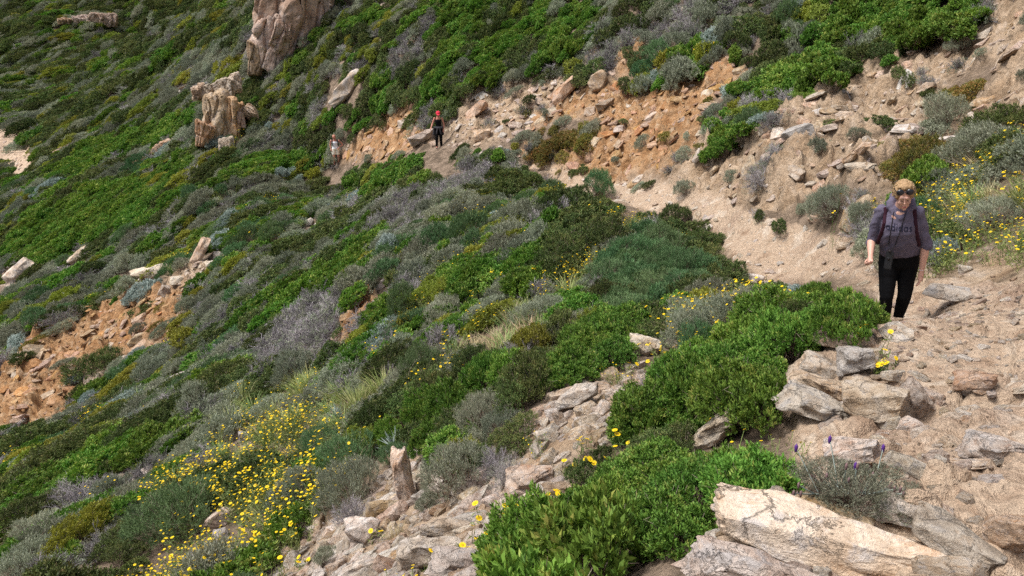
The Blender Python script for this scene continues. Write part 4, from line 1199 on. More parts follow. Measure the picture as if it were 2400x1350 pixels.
# cliffs: jointed upright blocks, each a part
def cliff(name, label, blocks, at):
    q = ground_at(*at)
    root = bpy.data.objects.new(name, None); COL.objects.link(root); root.location = q
    root['label'] = label; root['category'] = 'cliff'
    for i, (x0, x1, y0, y1, tone, lean, back) in enumerate(blocks):
        o = link('rock_face', CRAG[i % len(CRAG)])
        f0 = project(np.array(q))[2] + back
        a = math.radians(lean); l = (x1 - x0) * f0 / FPX; t = (y1 - y0) * f0 / FPX
        c = EYE + ray((x0 + x1) / 2, (y0 + y1) / 2) * f0
        sc = np.array([l * 1.2, max(l, 1.2) * 1.25, t * 1.15]); big_ = sc.max()
        me = o.data.copy(); co = np.empty(len(me.vertices) * 3, np.float32); me.vertices.foreach_get('co', co)
        co = co.reshape(-1, 3) * (sc / big_)
        n3 = np.empty(len(me.vertices) * 3, np.float32); me.vertices.foreach_get('normal', n3); n3 = n3.reshape(-1, 3)
        f1, f2, cid, tx = worley(co[:, 0] * 7 + i * 3.1 + co[:, 1] * 4, co[:, 2] * 1.3 + i, 31 + i)
        co = co + n3 * ((cid - .5) * .10 + np.clip((f2 - f1) * 5, 0, 1) * .045 - .03 + fbm(co[:, 0] * 11, co[:, 2] * 9 + co[:, 1] * 7, 4, i) * .018)[:, None]
        me.polygons.foreach_set('use_smooth', np.zeros(len(me.polygons), bool)); me.vertices.foreach_set('co', co.astype(np.float32).ravel()); me.update(); o.data = me
        o.scale = (big_, big_, big_)
        yaw = math.atan2(c[0], c[1])
        o.rotation_euler = (Matrix.Rotation(-yaw, 3, 'Z') @ Matrix.Rotation(a, 3, 'Y')).to_euler()
        o.location = Vector(c) - Vector(q)
        o.parent = root
    return root
cliff('cliff', 'tall orange-tan cliff with vertical joints rising out of the green slope', [
  (612,728,-90,150,'tan',14,0),(596,668,40,168,'tan',18,-1.0),(690,785,-90,55,'tan',6,.6),(640,700,50,140,'tan',22,-1.2),(585,622,110,172,'tan',8,-1.2)], (640, 160))
cliff('rock_tower', 'split pale rock tower with a dark vertical crack, below the tall cliff', [
  (488,528,226,352,'pale',6,0),(527,562,232,345,'pale',9,.3),(494,545,192,245,'tan',-10,.8),(520,565,180,222,'tan',-24,1.4),(462,498,290,340,'tan',10,-.6),(520,545,325,372,'pale',4,-1),(556,574,262,300,'grey',0,.4),(574,600,248,282,'grey',-30,.8),(452,480,200,236,'grey',-10,2)], (520, 345))
cliff('rock_outcrop', 'row of pale blocks stepping down below the rock tower', [
  (404,446,312,350,'pale',-20,0),(372,408,330,352,'pale',-14,-.6),(356,390,345,386,'pale',-24,-1),(300,332,392,420,'tan',-24,-1.6),(318,352,372,400,'tan',-30,-1.2)], (400, 352))
cliff('pale_cliff_band', 'low pale cliff band across the dark far hillside', [
  (180,215,38,62,'tan',0,0),(208,246,32,60,'pale',0,.5),(240,272,34,62,'grey',4,.8),(140,184,42,60,'tan',-4,0)], (215, 64))

# loose stones: the larger ones single, the rest one mass for each tone
def sow_stones():
    out = []
    def band(codes, tone, gap, r0, r1, smin, smax, flat, p=1.0, power=2.2):
        lim = math.radians(36)
        gx = np.arange(-r1 * math.sin(lim), r1 * math.sin(lim), gap); gy = np.arange(0, r1, gap)
        X, Y = np.meshgrid(gx, gy); X = (X + RNG.uniform(-.5, .5, X.shape) * gap).ravel(); Y = (Y + RNG.uniform(-.5, .5, Y.shape) * gap).ravel()
        r = np.hypot(X, Y); ok = (r >= r0) & (r < r1) & (np.abs(np.arctan2(X, Y)) < lim) & (RNG.random(len(X)) < p)
        X, Y = X[ok], Y[ok]; Z = height(X, Y)
        px, py, f = project(np.stack([X, Y, Z], -1))
        ok = (px > -40) & (px < IW + 40) & (py > -40) & (py < IH + 60) & np.isin(cover_at(X, Y, Z, .8), codes)
        X, Y, Z, px, py, f = X[ok], Y[ok], Z[ok], px[ok], py[ok], f[ok]
        if len(X): 
            ok = visible(np.stack([X, Y, Z], -1), .1)
            X, Y, Z, px, py, f = X[ok], Y[ok], Z[ok], px[ok], py[ok], f[ok]
        s = smin + (smax - smin) * RNG.random(len(X)) ** power
        for i in range(len(X)): out.append((X[i], Y[i], Z[i], px[i], py[i], f[i], tone, s[i], flat))
    band([ORANGE], 'orange', .26, 10, 60, .06, .60, .26, .75, 2.4)
    band([ORANGE], 'tan', .7, 10, 60, .15, .9, .35, .35)
    band([TAN], 'tan', .25, 8, 90, .06, .55, .30, .75, 2.6)
    band([TAN], 'pale', .55, 8, 60, .10, .55, .35, .4)
    band([TAN], 'grey', 1.1, 8, 120, .15, .9, .45, .4)
    band([RUBBLE], 'pale', .10, 2, 12, .05, .22, .7, .8, 2.0)
    band([RUBBLE], 'tan', .14, 2, 12, .04, .26, .7, .7, 2.0)
    band([STONY], 'pale', .12, 1.6, 9, .03, .19, .65, .62, 2.0)
    band([STONY], 'tan', .12, 1.6, 9, .03, .22, .6, .62, 2.4)
    band([PATH], 'pale', .42, 2.6, 10, .14, .50, .18, .35, 1.8)
    band([PATH], 'pale', .07, 1.6, 9, .006, .085, .5, .8, 4.5)
    band([PATH], 'tan', .085, 1.6, 9, .008, .13, .45, .8, 4.5)
    band([PATH], 'pale', .24, 9, 40, .03, .22, .4, .8, 2.5)
    band([PATH], 'tan', .5, 60, 130, .1, .5, .4, .8)
    band([SOIL], 'tan', .12, 5, 14, .02, .12, .5, .8, 3)
    band([MIX, DRY], 'tan', .45, 9, 60, .06, .65, .5, .34, 2.6)
    band([MIX], 'pale', .7, 9, 60, .10, .60, .5, .20, 2.4)
    band([SILV], 'grey', .75, 40, 130, .25, 1.3, .55, .5)
    band([SILV], 'tan', .75, 40, 130, .25, 1.1, .55, .4)
    band([FAR], 'tan', 2.4, 60, 200, .5, 1.8, .5, .05)
    return out
def place_stones(individual=220):
    rows = sow_stones()
    X, Y, Z, px, py, f, s, fl = (np.array([r[k] for r in rows]) for k in (0, 1, 2, 3, 4, 5, 7, 8))
    tone = np.array([r[6] for r in rows])
    n = len(rows)
    E = frame_eulers(X, Y, RNG.normal(0, .55, n), .9)
    E = E + RNG.normal(size=(n, 3)) * .16
    S = np.stack([s * RNG.uniform(.9, 1.5, n), s * RNG.uniform(.6, 1.0, n), s * fl * RNG.uniform(.7, 1.4, n)], 1)
    P = np.stack([X, Y, Z - S[:, 2] * .06], 1)
    shown = s / f * FPX
    inf = (px > 5) & (px < IW - 5) & (py > 5) & (py < IH - 5)
    cand = np.where(inf)[0]; cand = cand[np.argsort(-shown[cand])][:individual]
    single = np.zeros(n, bool); single[cand] = True
    var = RNG.integers(0, 10, n)
    for tn in ('tan', 'pale', 'orange', 'grey'):
        sel = np.where((tone == tn) & ~single)[0]
        stuff({'tan': 'tan_stone_rubble', 'pale': 'pale_stone_gravel', 'orange': 'orange_scree_rubble', 'grey': 'grey_stone_rubble'}[tn], STONE[tn], [STONE[tn][0].materials[0]], P[sel], E[sel], S[sel], var[sel])
    made = []
    for i in cand:
        o = link('stone', BOULDER[tone[i]][var[i]])
        o.location = P[i]; o.rotation_euler = E[i]; o.scale = S[i]
        made.append((o, tone[i], px[i], py[i], shown[i]))
    print('stones', n)
    return made
LOOSE = place_stones()

# ------------------------------------------------------------------ people: one grown-together body each, clothes and hair on it
def _ico(sub=2):
    bm = bmesh.new(); bmesh.ops.create_icosphere(bm, subdivisions=sub, radius=1.0)
    bm.verts.ensure_lookup_table()
    V = np.array([v.co[:] for v in bm.verts]); F = np.array([[v.index for v in f.verts] for f in bm.faces]); bm.free(); return V, F
_IV, _IF = _ico(2)
def chain(*pts, step=.35):
    """ellipsoids strung along points (x, y, z, rx[, ry, rz]), radii blended between the points"""
    out = []
    q = [tuple(p) if len(p) == 6 else (p[0], p[1], p[2], p[3], p[3], p[3]) for p in pts]
    if len(q) == 1: return q
    for a, b in zip(q[:-1], q[1:]):
        a, b = np.array(a), np.array(b)
        n = max(1, int(np.linalg.norm(b[:3] - a[:3]) / (min(a[3:].min(), b[3:].min()) * step)) + 1)
        for k in range(n): out.append(tuple(a + (b - a) * k / n))
    out.append(q[-1])
    return out
def blobs_mesh(B):
    V = np.concatenate([_IV * np.array(b[3:6]) + np.array(b[:3]) for b in B]); 
    F = np.concatenate([_IF + i * len(_IV) for i in range(len(B))])
    return V, F
def grown(name, B, voxel, mat, parent, smooth=3, ripple=0.0, ripple_scale=14, xf=None, keep_above=None):
    """join the ellipsoids into one skin"""
    V, F = blobs_mesh(B) if not isinstance(B, tuple) else B
    me = new_mesh(name, V, F)
    o = bpy.data.objects.new(name, me); COL.objects.link(o)
    r = o.modifiers.new('r', 'REMESH'); r.mode = 'VOXEL'; r.voxel_size = voxel; r.use_smooth_shade = True
    s = o.modifiers.new('s', 'SMOOTH'); s.factor = .5; s.iterations = smooth
    dg = bpy.context.evaluated_depsgraph_get()
    m2 = bpy.data.meshes.new_from_object(o.evaluated_get(dg))
    o.modifiers.clear(); o.data = m2; bpy.data.meshes.remove(me)
    m2.name = name; m2.materials.clear(); m2.materials.append(mat)
    if ripple:
        n = len(m2.vertices); co = np.empty(n * 3, np.float32); m2.vertices.foreach_get('co', co); co = co.reshape(-1, 3)
        no = np.empty(n * 3, np.float32); m2.vertices.foreach_get('normal', no); no = no.reshape(-1, 3)
        d = fbm(co[:, 0] * ripple_scale + co[:, 1] * 6, co[:, 2] * ripple_scale * 1.8 + co[:, 1] * 9, 3, 17)
        co = co + no * (d * ripple)[:, None]
        m2.vertices.foreach_set('co', co.astype(np.float32).ravel())
    m2.polygons.foreach_set('use_smooth', np.ones(len(m2.polygons), bool)); m2.update()
    o.parent = parent
    return o
def hand_blobs(wrist, elbow, palm_side, curl=.5, s=1.0):
    """palm, four unequal bent fingers and a thumb leaving the side of the palm"""
    w = np.array(wrist, float); d = unit(w - np.array(elbow, float))
    side = unit(np.array(palm_side, float) - d * np.dot(palm_side, d)); nrm = np.cross(d, side)
    B = chain(tuple(w) + (.026 * s,), tuple(w + d * .04 * s) + (.030 * s,), tuple(w + d * .075 * s) + (.028 * s,))
    for k, (off, ln) in enumerate(((-.027, .062), (-.009, .074), (.009, .070), (.027, .054))):
        p0 = w + d * .08 * s + side * off * s
        p1 = p0 + unit(d + nrm * curl * .35) * ln * .5 * s
        p2 = p1 + unit(d * (1 - curl * .7) + nrm * curl) * ln * .33 * s
        p3 = p2 + unit(d * (1 - curl * 1.3) + nrm * curl * 1.3) * ln * .25 * s
        B += chain(tuple(p0) + (.0098 * s,), tuple(p1) + (.009 * s,), tuple(p2) + (.0085 * s,), tuple(p3) + (.0075 * s,), step=.6)
    t0 = w + d * .025 * s - side * .026 * s; t1 = t0 + unit(d * .7 - side * .7 + nrm * .2) * .034 * s; t2 = t1 + unit(d + nrm * .4) * .028 * s
    B += chain(tuple(t0) + (.013 * s,), tuple(t1) + (.0105 * s,), tuple(t2) + (.0085 * s,), step=.6)
    return B
def head_blobs(c, R, s=1.0):
    """skull, jaw, brow, nose, cheeks, lips, chin, ears round the head centre; front is -y, R turns it"""
    raw = [(0, .012, .03, .076, .092, .088), (0, -.02, -.01, .068, .074, .085), (0, -.036, -.062, .052, .052, .045), (0, -.068, -.092, .022, .020, .018),
           (0, -.085, .030, .048, .014, .010), (.036, -.072, -.022, .022, .018, .020), (-.036, -.072, -.022, .022, .018, .020),
           (0, -.098, .008, .009, .010, .018), (0, -.108, -.012, .013, .013, .010), (0, -.088, -.048, .022, .012, .006), (0, -.087, -.060, .019, .011, .006),
           (.078, .008, -.008, .010, .018, .028), (-.078, .008, -.008, .010, .018, .028)]
    out = []
    for b in raw:
        p = R @ Vector(b[:3]) * s + Vector(c)
        out.append((p.x, p.y, p.z, b[3] * s, b[4] * s, b[5] * s))
    return out
def ell(name, c, r, mat, parent, R=None, sub=2):
    V, F = _ico(sub)
    V = V * np.array(r)
    if R is not None: V = V @ np.array(R).T
    me = new_mesh(name, V + np.array(c), F, [mat], True)
    return link(name, me, parent)
def tube_path(name, pts, r, mat, parent, flat=None):
    B = chain(*[tuple(p) + ((r,) if flat is None else flat) for p in pts], step=.5)
    V, F = blobs_mesh(B)
    return link(name, new_mesh(name, V, F, [mat], True), parent)
def curls(name, c, R, s, mat, parent, n=150, seed=3, low=-.25):
    """short wavy locks all over the skull"""
    rng = np.random.default_rng(seed); A, Bq = [], []
    for i in range(n):
        d = unit(rng.normal(size=3)); d[2] = abs(d[2]) if rng.random() < .75 else d[2]
        if d[1] < -.35 and d[2] < .78: continue
        if d[2] < low: continue
        p = np.array([.080, .094, .090]) * d + np.array([0, .012, .028]); w = unit(np.cross(d, rng.normal(size=3)))
        for k in range(5):
            q = p + d * .006 + (w * .012 * math.cos(k * 1.5) + np.cross(d, w) * .012 * math.sin(k * 1.5)) + np.array([0, .002, -.005])
            A.append(p); Bq.append(q); p = q
    A, Bq = np.array(A), np.array(Bq)
    Rm = np.array(R)
    V, F = sticks_mesh(A @ Rm.T * s + np.array(c), Bq @ Rm.T * s + np.array(c), .0042 * s, .0034 * s)
    me = joined(name, [(V, F, np.repeat(rng.random(len(A)), 6), mat)])
    return link(name, me, parent)
M_SKIN = plain('skin', (.60, .35, .27), .5, .35, .12, 40)
M_SKIN2 = plain('sunburnt_skin', (.50, .22, .16), .5, .35, .1, 40)
M_LIP = plain('lip', (.42, .10, .09), .45, .4)
M_EYE = plain('eye_line', (.05, .03, .025), .4, .4)
M_HAIR = leaf_mat('blond_hair', [(.26, .155, .08), (.46, .31, .17), (.66, .49, .30)], trans=0, rough=.55, val_var=.05, hue_var=.005)
M_HAIRCAP = plain('blond_hair_base', (.34, .22, .115), .6, .3, .3, 60, .01)
M_SWEAT = plain('grey_purple_fleece', (.125, .112, .162), .95, .1, .14, 45, .004)
M_BLACK = plain('black_cloth', (.006, .006, .007), .85, .1, .2, 50, .003)
M_PRINT = plain('navy_print', (.022, .022, .045), .8, .2)
M_LENS = plain('dark_lens', (.012, .012, .016), .15, .5)
M_FRAME = plain('dark_frame', (.02, .014, .012), .4, .4)
M_STRAP = plain('maroon_webbing', (.035, .010, .020), .8, .2, .15, 60)
M_GEAR = plain('black_plastic', (.018, .019, .022), .35, .45, .1, 60)
M_CORD = plain('dark_cord', (.02, .018, .022), .8, .2)
M_WHITE = plain('white_cotton', (.84, .85, .90), .9, .15, .08, 40)
M_CREAM = plain('cream_shorts', (.78, .72, .60), .9, .15, .1, 40)
M_RED = plain('red_cap_cloth', (.62, .035, .07), .8, .2, .1, 40)
M_DGREY = plain('charcoal_cloth', (.05, .048, .055), .9, .15, .25, 30)
M_LGREY = plain('pale_bag_cloth', (.45, .40, .32), .9, .15, .15, 30)

def stand(px, py, t):
    p = EYE + ray(px, py) * t
    return Vector((p[0], p[1], float(height(p[0], p[1]))))
def person_root(p, label):
    r = bpy.data.objects.new('person', None); COL.objects.link(r)
    r.location = p; r.rotation_euler = (0, 0, -math.atan2(p[0], p[1]))
    r['label'] = label; r['category'] = 'person'
    return r
# ---- walking woman, coming up the trail towards the viewer; local x = to the viewer's right, -y = towards the viewer
WP = EYE + ray(2092, 792) * 7.75
WP = Vector((WP[0], WP[1], WP[2] + .02))
WOMAN = person_root(WP, 'woman in grey-purple sweatshirt and black leggings walking up the trail, looking down')
WOMAN.rotation_euler = (Matrix.Rotation(-math.atan2(WP[0], WP[1]), 3, 'Z') @ Matrix.Rotation(math.radians(-6.5), 3, 'Y') @ Matrix.Rotation(math.radians(6), 3, 'X')).to_euler(); WOMAN.scale = (.90, .93, 1.075)
Hc = (.085, -.34, 1.445)
HR = Matrix.Rotation(math.radians(6), 3, 'Z') @ Matrix.Rotation(math.radians(22), 3, 'X')
neck = (.055, -.235, 1.325)
shL, shR = (-.125, -.20, 1.265), (.215, -.19, 1.245)
elL, elR = (-.222, -.13, .985), (.292, -.12, .955)
wrL, wrR = (-.215, -.31, .895), (.262, -.12, .700)
hipL, hipR = (-.055, .03, .80), (.135, .03, .80)
knL, knR = (-.065, -.16, .46), (.105, -.04, .43)
anL, anR = (-.10, -.06, .09), (.03, .12, .10)
body = head_blobs(Hc, HR) + chain((Hc[0], Hc[1] + .05, Hc[2] - .05, .058), neck + (.058,), (neck[0], neck[1] + .03, neck[2] - .08, .09, .08, .08))
body += chain(neck[:2] + (1.24, .12, .09, .09), (.045, -.19, 1.12, .15, .10, .1), (.04, -.06, .95, .15, .11, .1), (.04, .03, .82, .17, .12, .1))
for sh, el, wr in ((shL, elL, wrL), (shR, elR, wrR)):
    body += chain(sh + (.058,), el + (.045,), tuple((np.array(el) * .6 + np.array(wr) * .4)) + (.042,), wr + (.027,))
body += hand_blobs(wrL, elL, (.6, 0, .5), .75) + hand_blobs(wrR, elR, (0, -.9, 0), .4)
for hp, kn, an in ((hipL, knL, anL), (hipR, knR, anR)):
    body += chain(hp + (.095,), kn + (.06,), tuple(np.array(kn) * .62 + np.array(an) * .38 + np.array([0, .02, 0])) + (.058,), an + (.036,), (an[0], an[1] - .13, an[2] - .045, .035, .05, .028))
grown('body', body, .0062, M_SKIN, WOMAN, 2)
sw = chain((.055, -.225, 1.30, .085, .075, .05), (.05, -.215, 1.25, .145, .105, .06), (.045, -.215, 1.17, .18, .13, .07), (.045, -.20, 1.09, .19, .14, .07), (.04, -.15, 1.0, .20, .140, .07), (.045, -.085, .92, .205, .145, .06), (.05, -.03, .845, .205, .15, .045))
for sh, el in ((shL, elL), (shR, elR)):
    e2 = np.array(sh) * -.06 + np.array(el) * 1.06
    sw += chain(tuple(sh) + (.066,), tuple((np.array(sh) + np.array(el)) / 2) + (.064,), tuple(el) + (.057,), tuple(e2) + (.056,))
sw += chain((-.045, -.235, 1.325, .042), (-.01, -.13, 1.375, .045), (.055, -.10, 1.40, .05), (.12, -.13, 1.37, .045), (.155, -.235, 1.32, .042))     # hood bunched behind the neck
sw += chain((-.04, -.24, 1.32, .034), (.0, -.285, 1.265, .030), (.05, -.31, 1.235, .028), (.10, -.285, 1.26, .030), (.15, -.24, 1.315, .034))
sw += chain((.02, -.262, 1.275, .05), (.085, -.262, 1.275, .05))
SWEAT = grown('sweatshirt', sw, .008, M_SWEAT, WOMAN, 3, .016, 8)
lg = chain((.045, -.02, .875, .185, .135, .05), (.045, .01, .80, .20, .150, .09), (.045, .015, .74, .195, .145, .07))
for hp, kn, an in ((hipL, knL, anL), (hipR, knR, anR)):
    lg += chain((hp[0], hp[1], hp[2] - .03, .112, .125, .1), tuple((np.array(hp) + np.array(kn)) / 2) + (.098,), kn + (.073,), tuple(np.array(kn) * .62 + np.array(an) * .38 + np.array([0, .02, 0])) + (.068,), an + (.046,))
grown('leggings', lg, .008, M_BLACK, WOMAN, 3, .006, 10)
for an in (anL, anR):
    grown('shoe', chain((an[0], an[1] + .03, an[2] - .04, .042, .05, .05), (an[0], an[1] - .07, an[2] - .055, .045, .05, .036), (an[0], an[1] - .16, an[2] - .062, .040, .045, .03)), .008, M_DGREY, WOMAN, 2)
hv = []
for b in [(0, .025, .045, .088, .098, .085), (0, -.02, .095, .066, .05, .03), (.062, .0, .03, .03, .07, .06), (-.062, .0, .03, .03, .07, .06), (0, .10, .03, .05, .05, .05)]:
    p = HR @ Vector(b[:3]) + Vector(Hc); hv.append((p.x, p.y, p.z) + b[3:])
hair = grown('hair', hv, .009, M_HAIRCAP, WOMAN, 1, .012, 50)
curls('hair_curl', Hc, HR, 1.0, M_HAIR, hair, 420)
def on_head(x, y, z): return HR @ Vector((x, y, z)) + Vector(Hc)
for sx in (-1, 1):
    ell('eye', on_head(.030 * sx, -.0895, .004), (.0135, .004, .0035), M_EYE, WOMAN, HR)
    ell('eyebrow', on_head(.031 * sx, -.0965, .026), (.016, .004, .003), M_HAIRCAP, WOMAN, HR)
ell('lips', on_head(0, -.0985, -.054), (.021, .006, .0045), M_LIP, WOMAN, HR)
ell('mouth', on_head(0, -.1025, -.054), (.017, .003, .0018), M_EYE, WOMAN, HR)
# sunglasses pushed up into the hair
sg = bpy.data.objects.new('sunglasses', None); COL.objects.link(sg); sg.location = WOMAN.location; sg.rotation_euler = WOMAN.rotation_euler; sg.scale = WOMAN.scale
sg['label'] = 'dark sunglasses pushed up on the blond hair of the walking woman'; sg['category'] = 'sunglasses'
for sx in (-1, 1):
    ell('lens', on_head(.042 * sx, -.083, .088), (.037, .008, .026), M_LENS, sg, HR @ Matrix.Rotation(math.radians(-28), 3, 'X'))
    tube_path('temple', [on_head(.076 * sx, -.074, .092), on_head(.088 * sx, -.03, .085), on_head(.092 * sx, .03, .06)], .0035, M_FRAME, sg)
tube_path('bridge', [on_head(-.012, -.092, .094), on_head(0, -.096, .096), on_head(.012, -.092, .094)], .0035, M_FRAME, sg)
# print across the chest, laid on the cloth
from mathutils.bvhtree import BVHTree
_bv = BVHTree.FromPolygons([v.co.copy() for v in SWEAT.data.vertices], [tuple(p.vertices) for p in SWEAT.data.polygons])
def on_chest(x, z, lift=.003):
    h = _bv.ray_cast(Vector((x, -1.2, z)), Vector((0, 1, 0)))
    if h[0] is None: return Vector((x, -.33, z))
    return h[0] + h[1] * lift
def strip(pts, w):
    """flat stroke of width w along 2-D points -> quads"""
    pts = np.array(pts, float); t = np.gradient(pts, axis=0); t /= np.linalg.norm(t, axis=1)[:, None] + 1e-9
    nrm = np.stack([-t[:, 1], t[:, 0]], 1)
    return pts + nrm * w / 2, pts - nrm * w / 2
def arc(cx, cz, r, a0, a1, n=22):
    a = np.radians(np.linspace(a0, a1, n)); return np.stack([cx + r * np.cos(a), cz + r * np.sin(a)], 1)
def line(x0, z0, x1, z1, n=8): return np.stack([np.linspace(x0, x1, n), np.linspace(z0, z1, n)], 1)
_glyph = {  # unit: x-height 1
 'a': (1.08, [arc(.5, .5, .38, 0, 360, 30), line(.88, .0, .88, 1.0)]),
 'd': (1.08, [arc(.5, .5, .38, 0, 360, 30), line(.88, .0, .88, 1.5)]),
 'i': (.42, [line(.2, 0, .2, 1.0), line(.2, 1.22, .2, 1.48, 4)]),
 's': (.80, [np.concatenate([arc(.42, .73, .17, 20, 250, 14), arc(.40, .27, .17, 70, -160, 14)])]),
}
cur = 0; total = sum(_glyph[c][0] for c in 'adidas') + .12 * 5
TX0, TX1, TZ = -.075, .168, 1.135
ks = (TX1 - TX0) / total
for ch in 'adidas':
    wd, strokes = _glyph[ch]
    Vv, Ff = [], []
    for st in strokes:
        a_, b_ = strip(st, .24)
        base = len(Vv)
        for (pa, pb) in zip(a_, b_):
            for k in range(3):
                q = pa + (pb - pa) * k / 2
                x = TX0 + (cur + q[0]) * ks
                Vv.append(on_chest(x, TZ + q[1] * ks * 1.12 - (x - TX0) * .085))
        for i in range(len(a_) - 1):
            for k in range(2):
                Ff.append((base + i * 3 + k, base + i * 3 + k + 1, base + i * 3 + k + 4, base + i * 3 + k + 3))
    link('letter', new_mesh('letter', Vv, Ff, [M_PRINT]), SWEAT)
    cur += wd + .12
# backpack: straps over the shoulders, bag on the back
bp = bpy.data.objects.new('backpack', None); COL.objects.link(bp); bp.location = WOMAN.location; bp.rotation_euler = WOMAN.rotation_euler; bp.scale = WOMAN.scale
bp['label'] = 'dark maroon backpack worn by the walking woman, its straps over her shoulders'; bp['category'] = 'backpack'
for pts in ([(-.085, 1.30), (-.085, 1.24), (-.088, 1.18), (-.105, 1.11), (-.135, 1.03), (-.15, .97)], [(.175, 1.29), (.183, 1.23), (.19, 1.17), (.20, 1.10), (.215, 1.02), (.225, .96)]):
    q = [on_chest(x, z, .004) for x, z in pts]
    tube_path('strap', q, .02, M_STRAP, bp, (.021, .009, .02))
grown('bag', chain((.05, -.03, 1.24, .12, .07, .06), (.05, .03, 1.12, .14, .09, .08), (.05, .08, 1.0, .14, .09, .08)), .012, M_STRAP, bp, 3)
# phone pouch hanging on a neck cord
pc = bpy.data.objects.new('phone_pouch', None); COL.objects.link(pc); pc.location = WOMAN.location; pc.rotation_euler = WOMAN.rotation_euler; pc.scale = WOMAN.scale
pc['label'] = 'black phone pouch hanging on a neck cord in front of the walking woman'; pc['category'] = 'pouch'
for x0, x1 in ((-.005, -.055), (.105, .0)):
    q = [on_chest(x0 + (x1 - x0) * k / 7, 1.29 - k * .05, .006) for k in range(7)] + [Vector((-.035, -.325, .93))]
    tube_path('cord', q, .004, M_CORD, pc)
bmp = bmesh.new(); bmesh.ops.create_cube(bmp, size=1.0)
bmesh.ops.scale(bmp, vec=(.075, .026, .165), verts=bmp.verts); bmesh.ops.bevel(bmp, geom=list(bmp.edges), offset=.009, segments=2, affect='EDGES')
bmesh.ops.rotate(bmp, matrix=Matrix.Rotation(math.radians(9), 3, 'Y') @ Matrix.Rotation(math.radians(-8), 3, 'X'), verts=bmp.verts); bmesh.ops.translate(bmp, vec=(-.042, -.318, .855), verts=bmp.verts)
mp = bpy.data.meshes.new('case'); bmp.to_mesh(mp); bmp.free(); mp.materials.append(M_GEAR); link('case', mp, pc)
ell('lens', (-.045, -.334, .875), (.014, .006, .014), M_LENS, pc); ell('clasp', (-.036, -.33, .942), (.012, .006, .008), M_FRAME, pc)
ell('bracelet', (wrR[0], wrR[1], wrR[2] + .012), (.030, .030, .004), M_WHITE, WOMAN)

# ---- two hikers farther along the trail
def hiker(px, py, t, label, top, bottom, sleeves, legs_to, pose, hairm, s=1.0):
    p = ground_at(px, py)
    r = person_root(p, label)
    H = pose
    b = head_blobs(H['head'], H['hr'], s) + chain((H['head'][0], H['head'][1] + .03, H['head'][2] - .07, .05), H['neck'] + (.055,))
    b += chain(H['neck'] + (.08,), H['chest'] + (.135, .095, .09), H['waist'] + (.115, .09, .08), H['pelvis'] + (.15, .115, .09))
    for k in ('L', 'R'):
        b += chain(H['sh' + k] + (.050,), H['el' + k] + (.040,), H['wr' + k] + (.027,)) + hand_blobs(H['wr' + k], H['el' + k], (0, 1, .2), .5)
        kn, an, hp = H['kn' + k], H['an' + k], H['hp' + k]
        b += chain(hp + (.085,), kn + (.058,), tuple(np.array(kn) * .6 + np.array(an) * .4) + (.055,), an + (.036,), (an[0], an[1] - .12, an[2] - .05, .035, .05, .03))
        grown('shoe', chain((an[0], an[1] + .03, an[2] - .04, .042, .05, .045), (an[0], an[1] - .13, an[2] - .055, .042, .05, .035)), .012, M_DGREY, r, 1)
    grown('body', b, .009, M_SKIN2, r, 2)
    tb = chain(H['neck'][:2] + (H['neck'][2] - .10, .11, .09, .05), H['chest'] + (.155, .115, .09), H['waist'] + (.135, .105, .08), H['pelvis'] + (.165, .13, .07))
    grown('top', tb, .011, top, r, 2, .006)
    lb = chain(H['pelvis'] + (.168, .132, .09))
    for k in ('L', 'R'):
        kn, an, hp = np.array(H['kn' + k]), np.array(H['an' + k]), H['hp' + k]
        lb += chain(hp + (.11,), tuple(np.array(hp) * .4 + kn * .6) + (.09,)) if legs_to == 'thigh' else chain(hp + (.105,), tuple(kn) + (.075,), tuple(an) + (.055,))
    grown('trousers' if legs_to != 'thigh' else 'shorts', lb, .011, bottom, r, 2, .005)
    return r
R0 = Matrix.Rotation(math.radians(14), 3, 'X')
up = dict(head=(0, -.06, 1.56), hr=R0, neck=(0, -.03, 1.42), chest=(0, -.03, 1.26), waist=(0, 0, 1.06), pelvis=(0, .01, .92),
          shL=(-.17, -.02, 1.37), elL=(-.27, -.03, 1.12), wrL=(-.33, -.14, .98), shR=(.17, -.02, 1.37), elR=(.25, .02, 1.09), wrR=(.22, -.06, .86),
          hpL=(-.085, .01, .88), knL=(-.09, -.06, .49), anL=(-.10, .0, .09), hpR=(.085, .01, .88), knR=(.10, -.02, .48), anR=(.11, .08, .09))
def capped(h):
    # cap with a peak
    c = Vector((0, -.06, 1.56))
    V, F = _ico(3); keepv = V[:, 2] > -.12
    V2 = V * np.array([.105, .12, .115]) + np.array([0, .012, .035]); F2 = F[keepv[F].all(1)]
    used = np.unique(F2); mp_ = {a: i for i, a in enumerate(used)}
    V2 = V2[used] @ np.array(R0).T + np.array(c); F2 = np.array([[mp_[a] for a in f] for f in F2])
    cap = bpy.data.objects.new('cap', None); COL.objects.link(cap); cap.location = h.location; cap.rotation_euler = h.rotation_euler
    cap['label'] = 'red peaked cap on the head of the hiker dressed in black'; cap['category'] = 'cap'
    link('crown', new_mesh('cap_crown', V2, F2, [M_RED], True), cap)
    ell('peak', R0 @ Vector((0, -.125, .03)) + c, (.070, .065, .012), M_RED, cap, R0 @ Matrix.Rotation(math.radians(18), 3, 'X'))
HIKER = hiker(1029, 349, 35.4, 'hiker in black with a red cap and a jacket tied round the waist', M_BLACK, M_BLACK, False, 'ankle', up, None)
capped(HIKER)
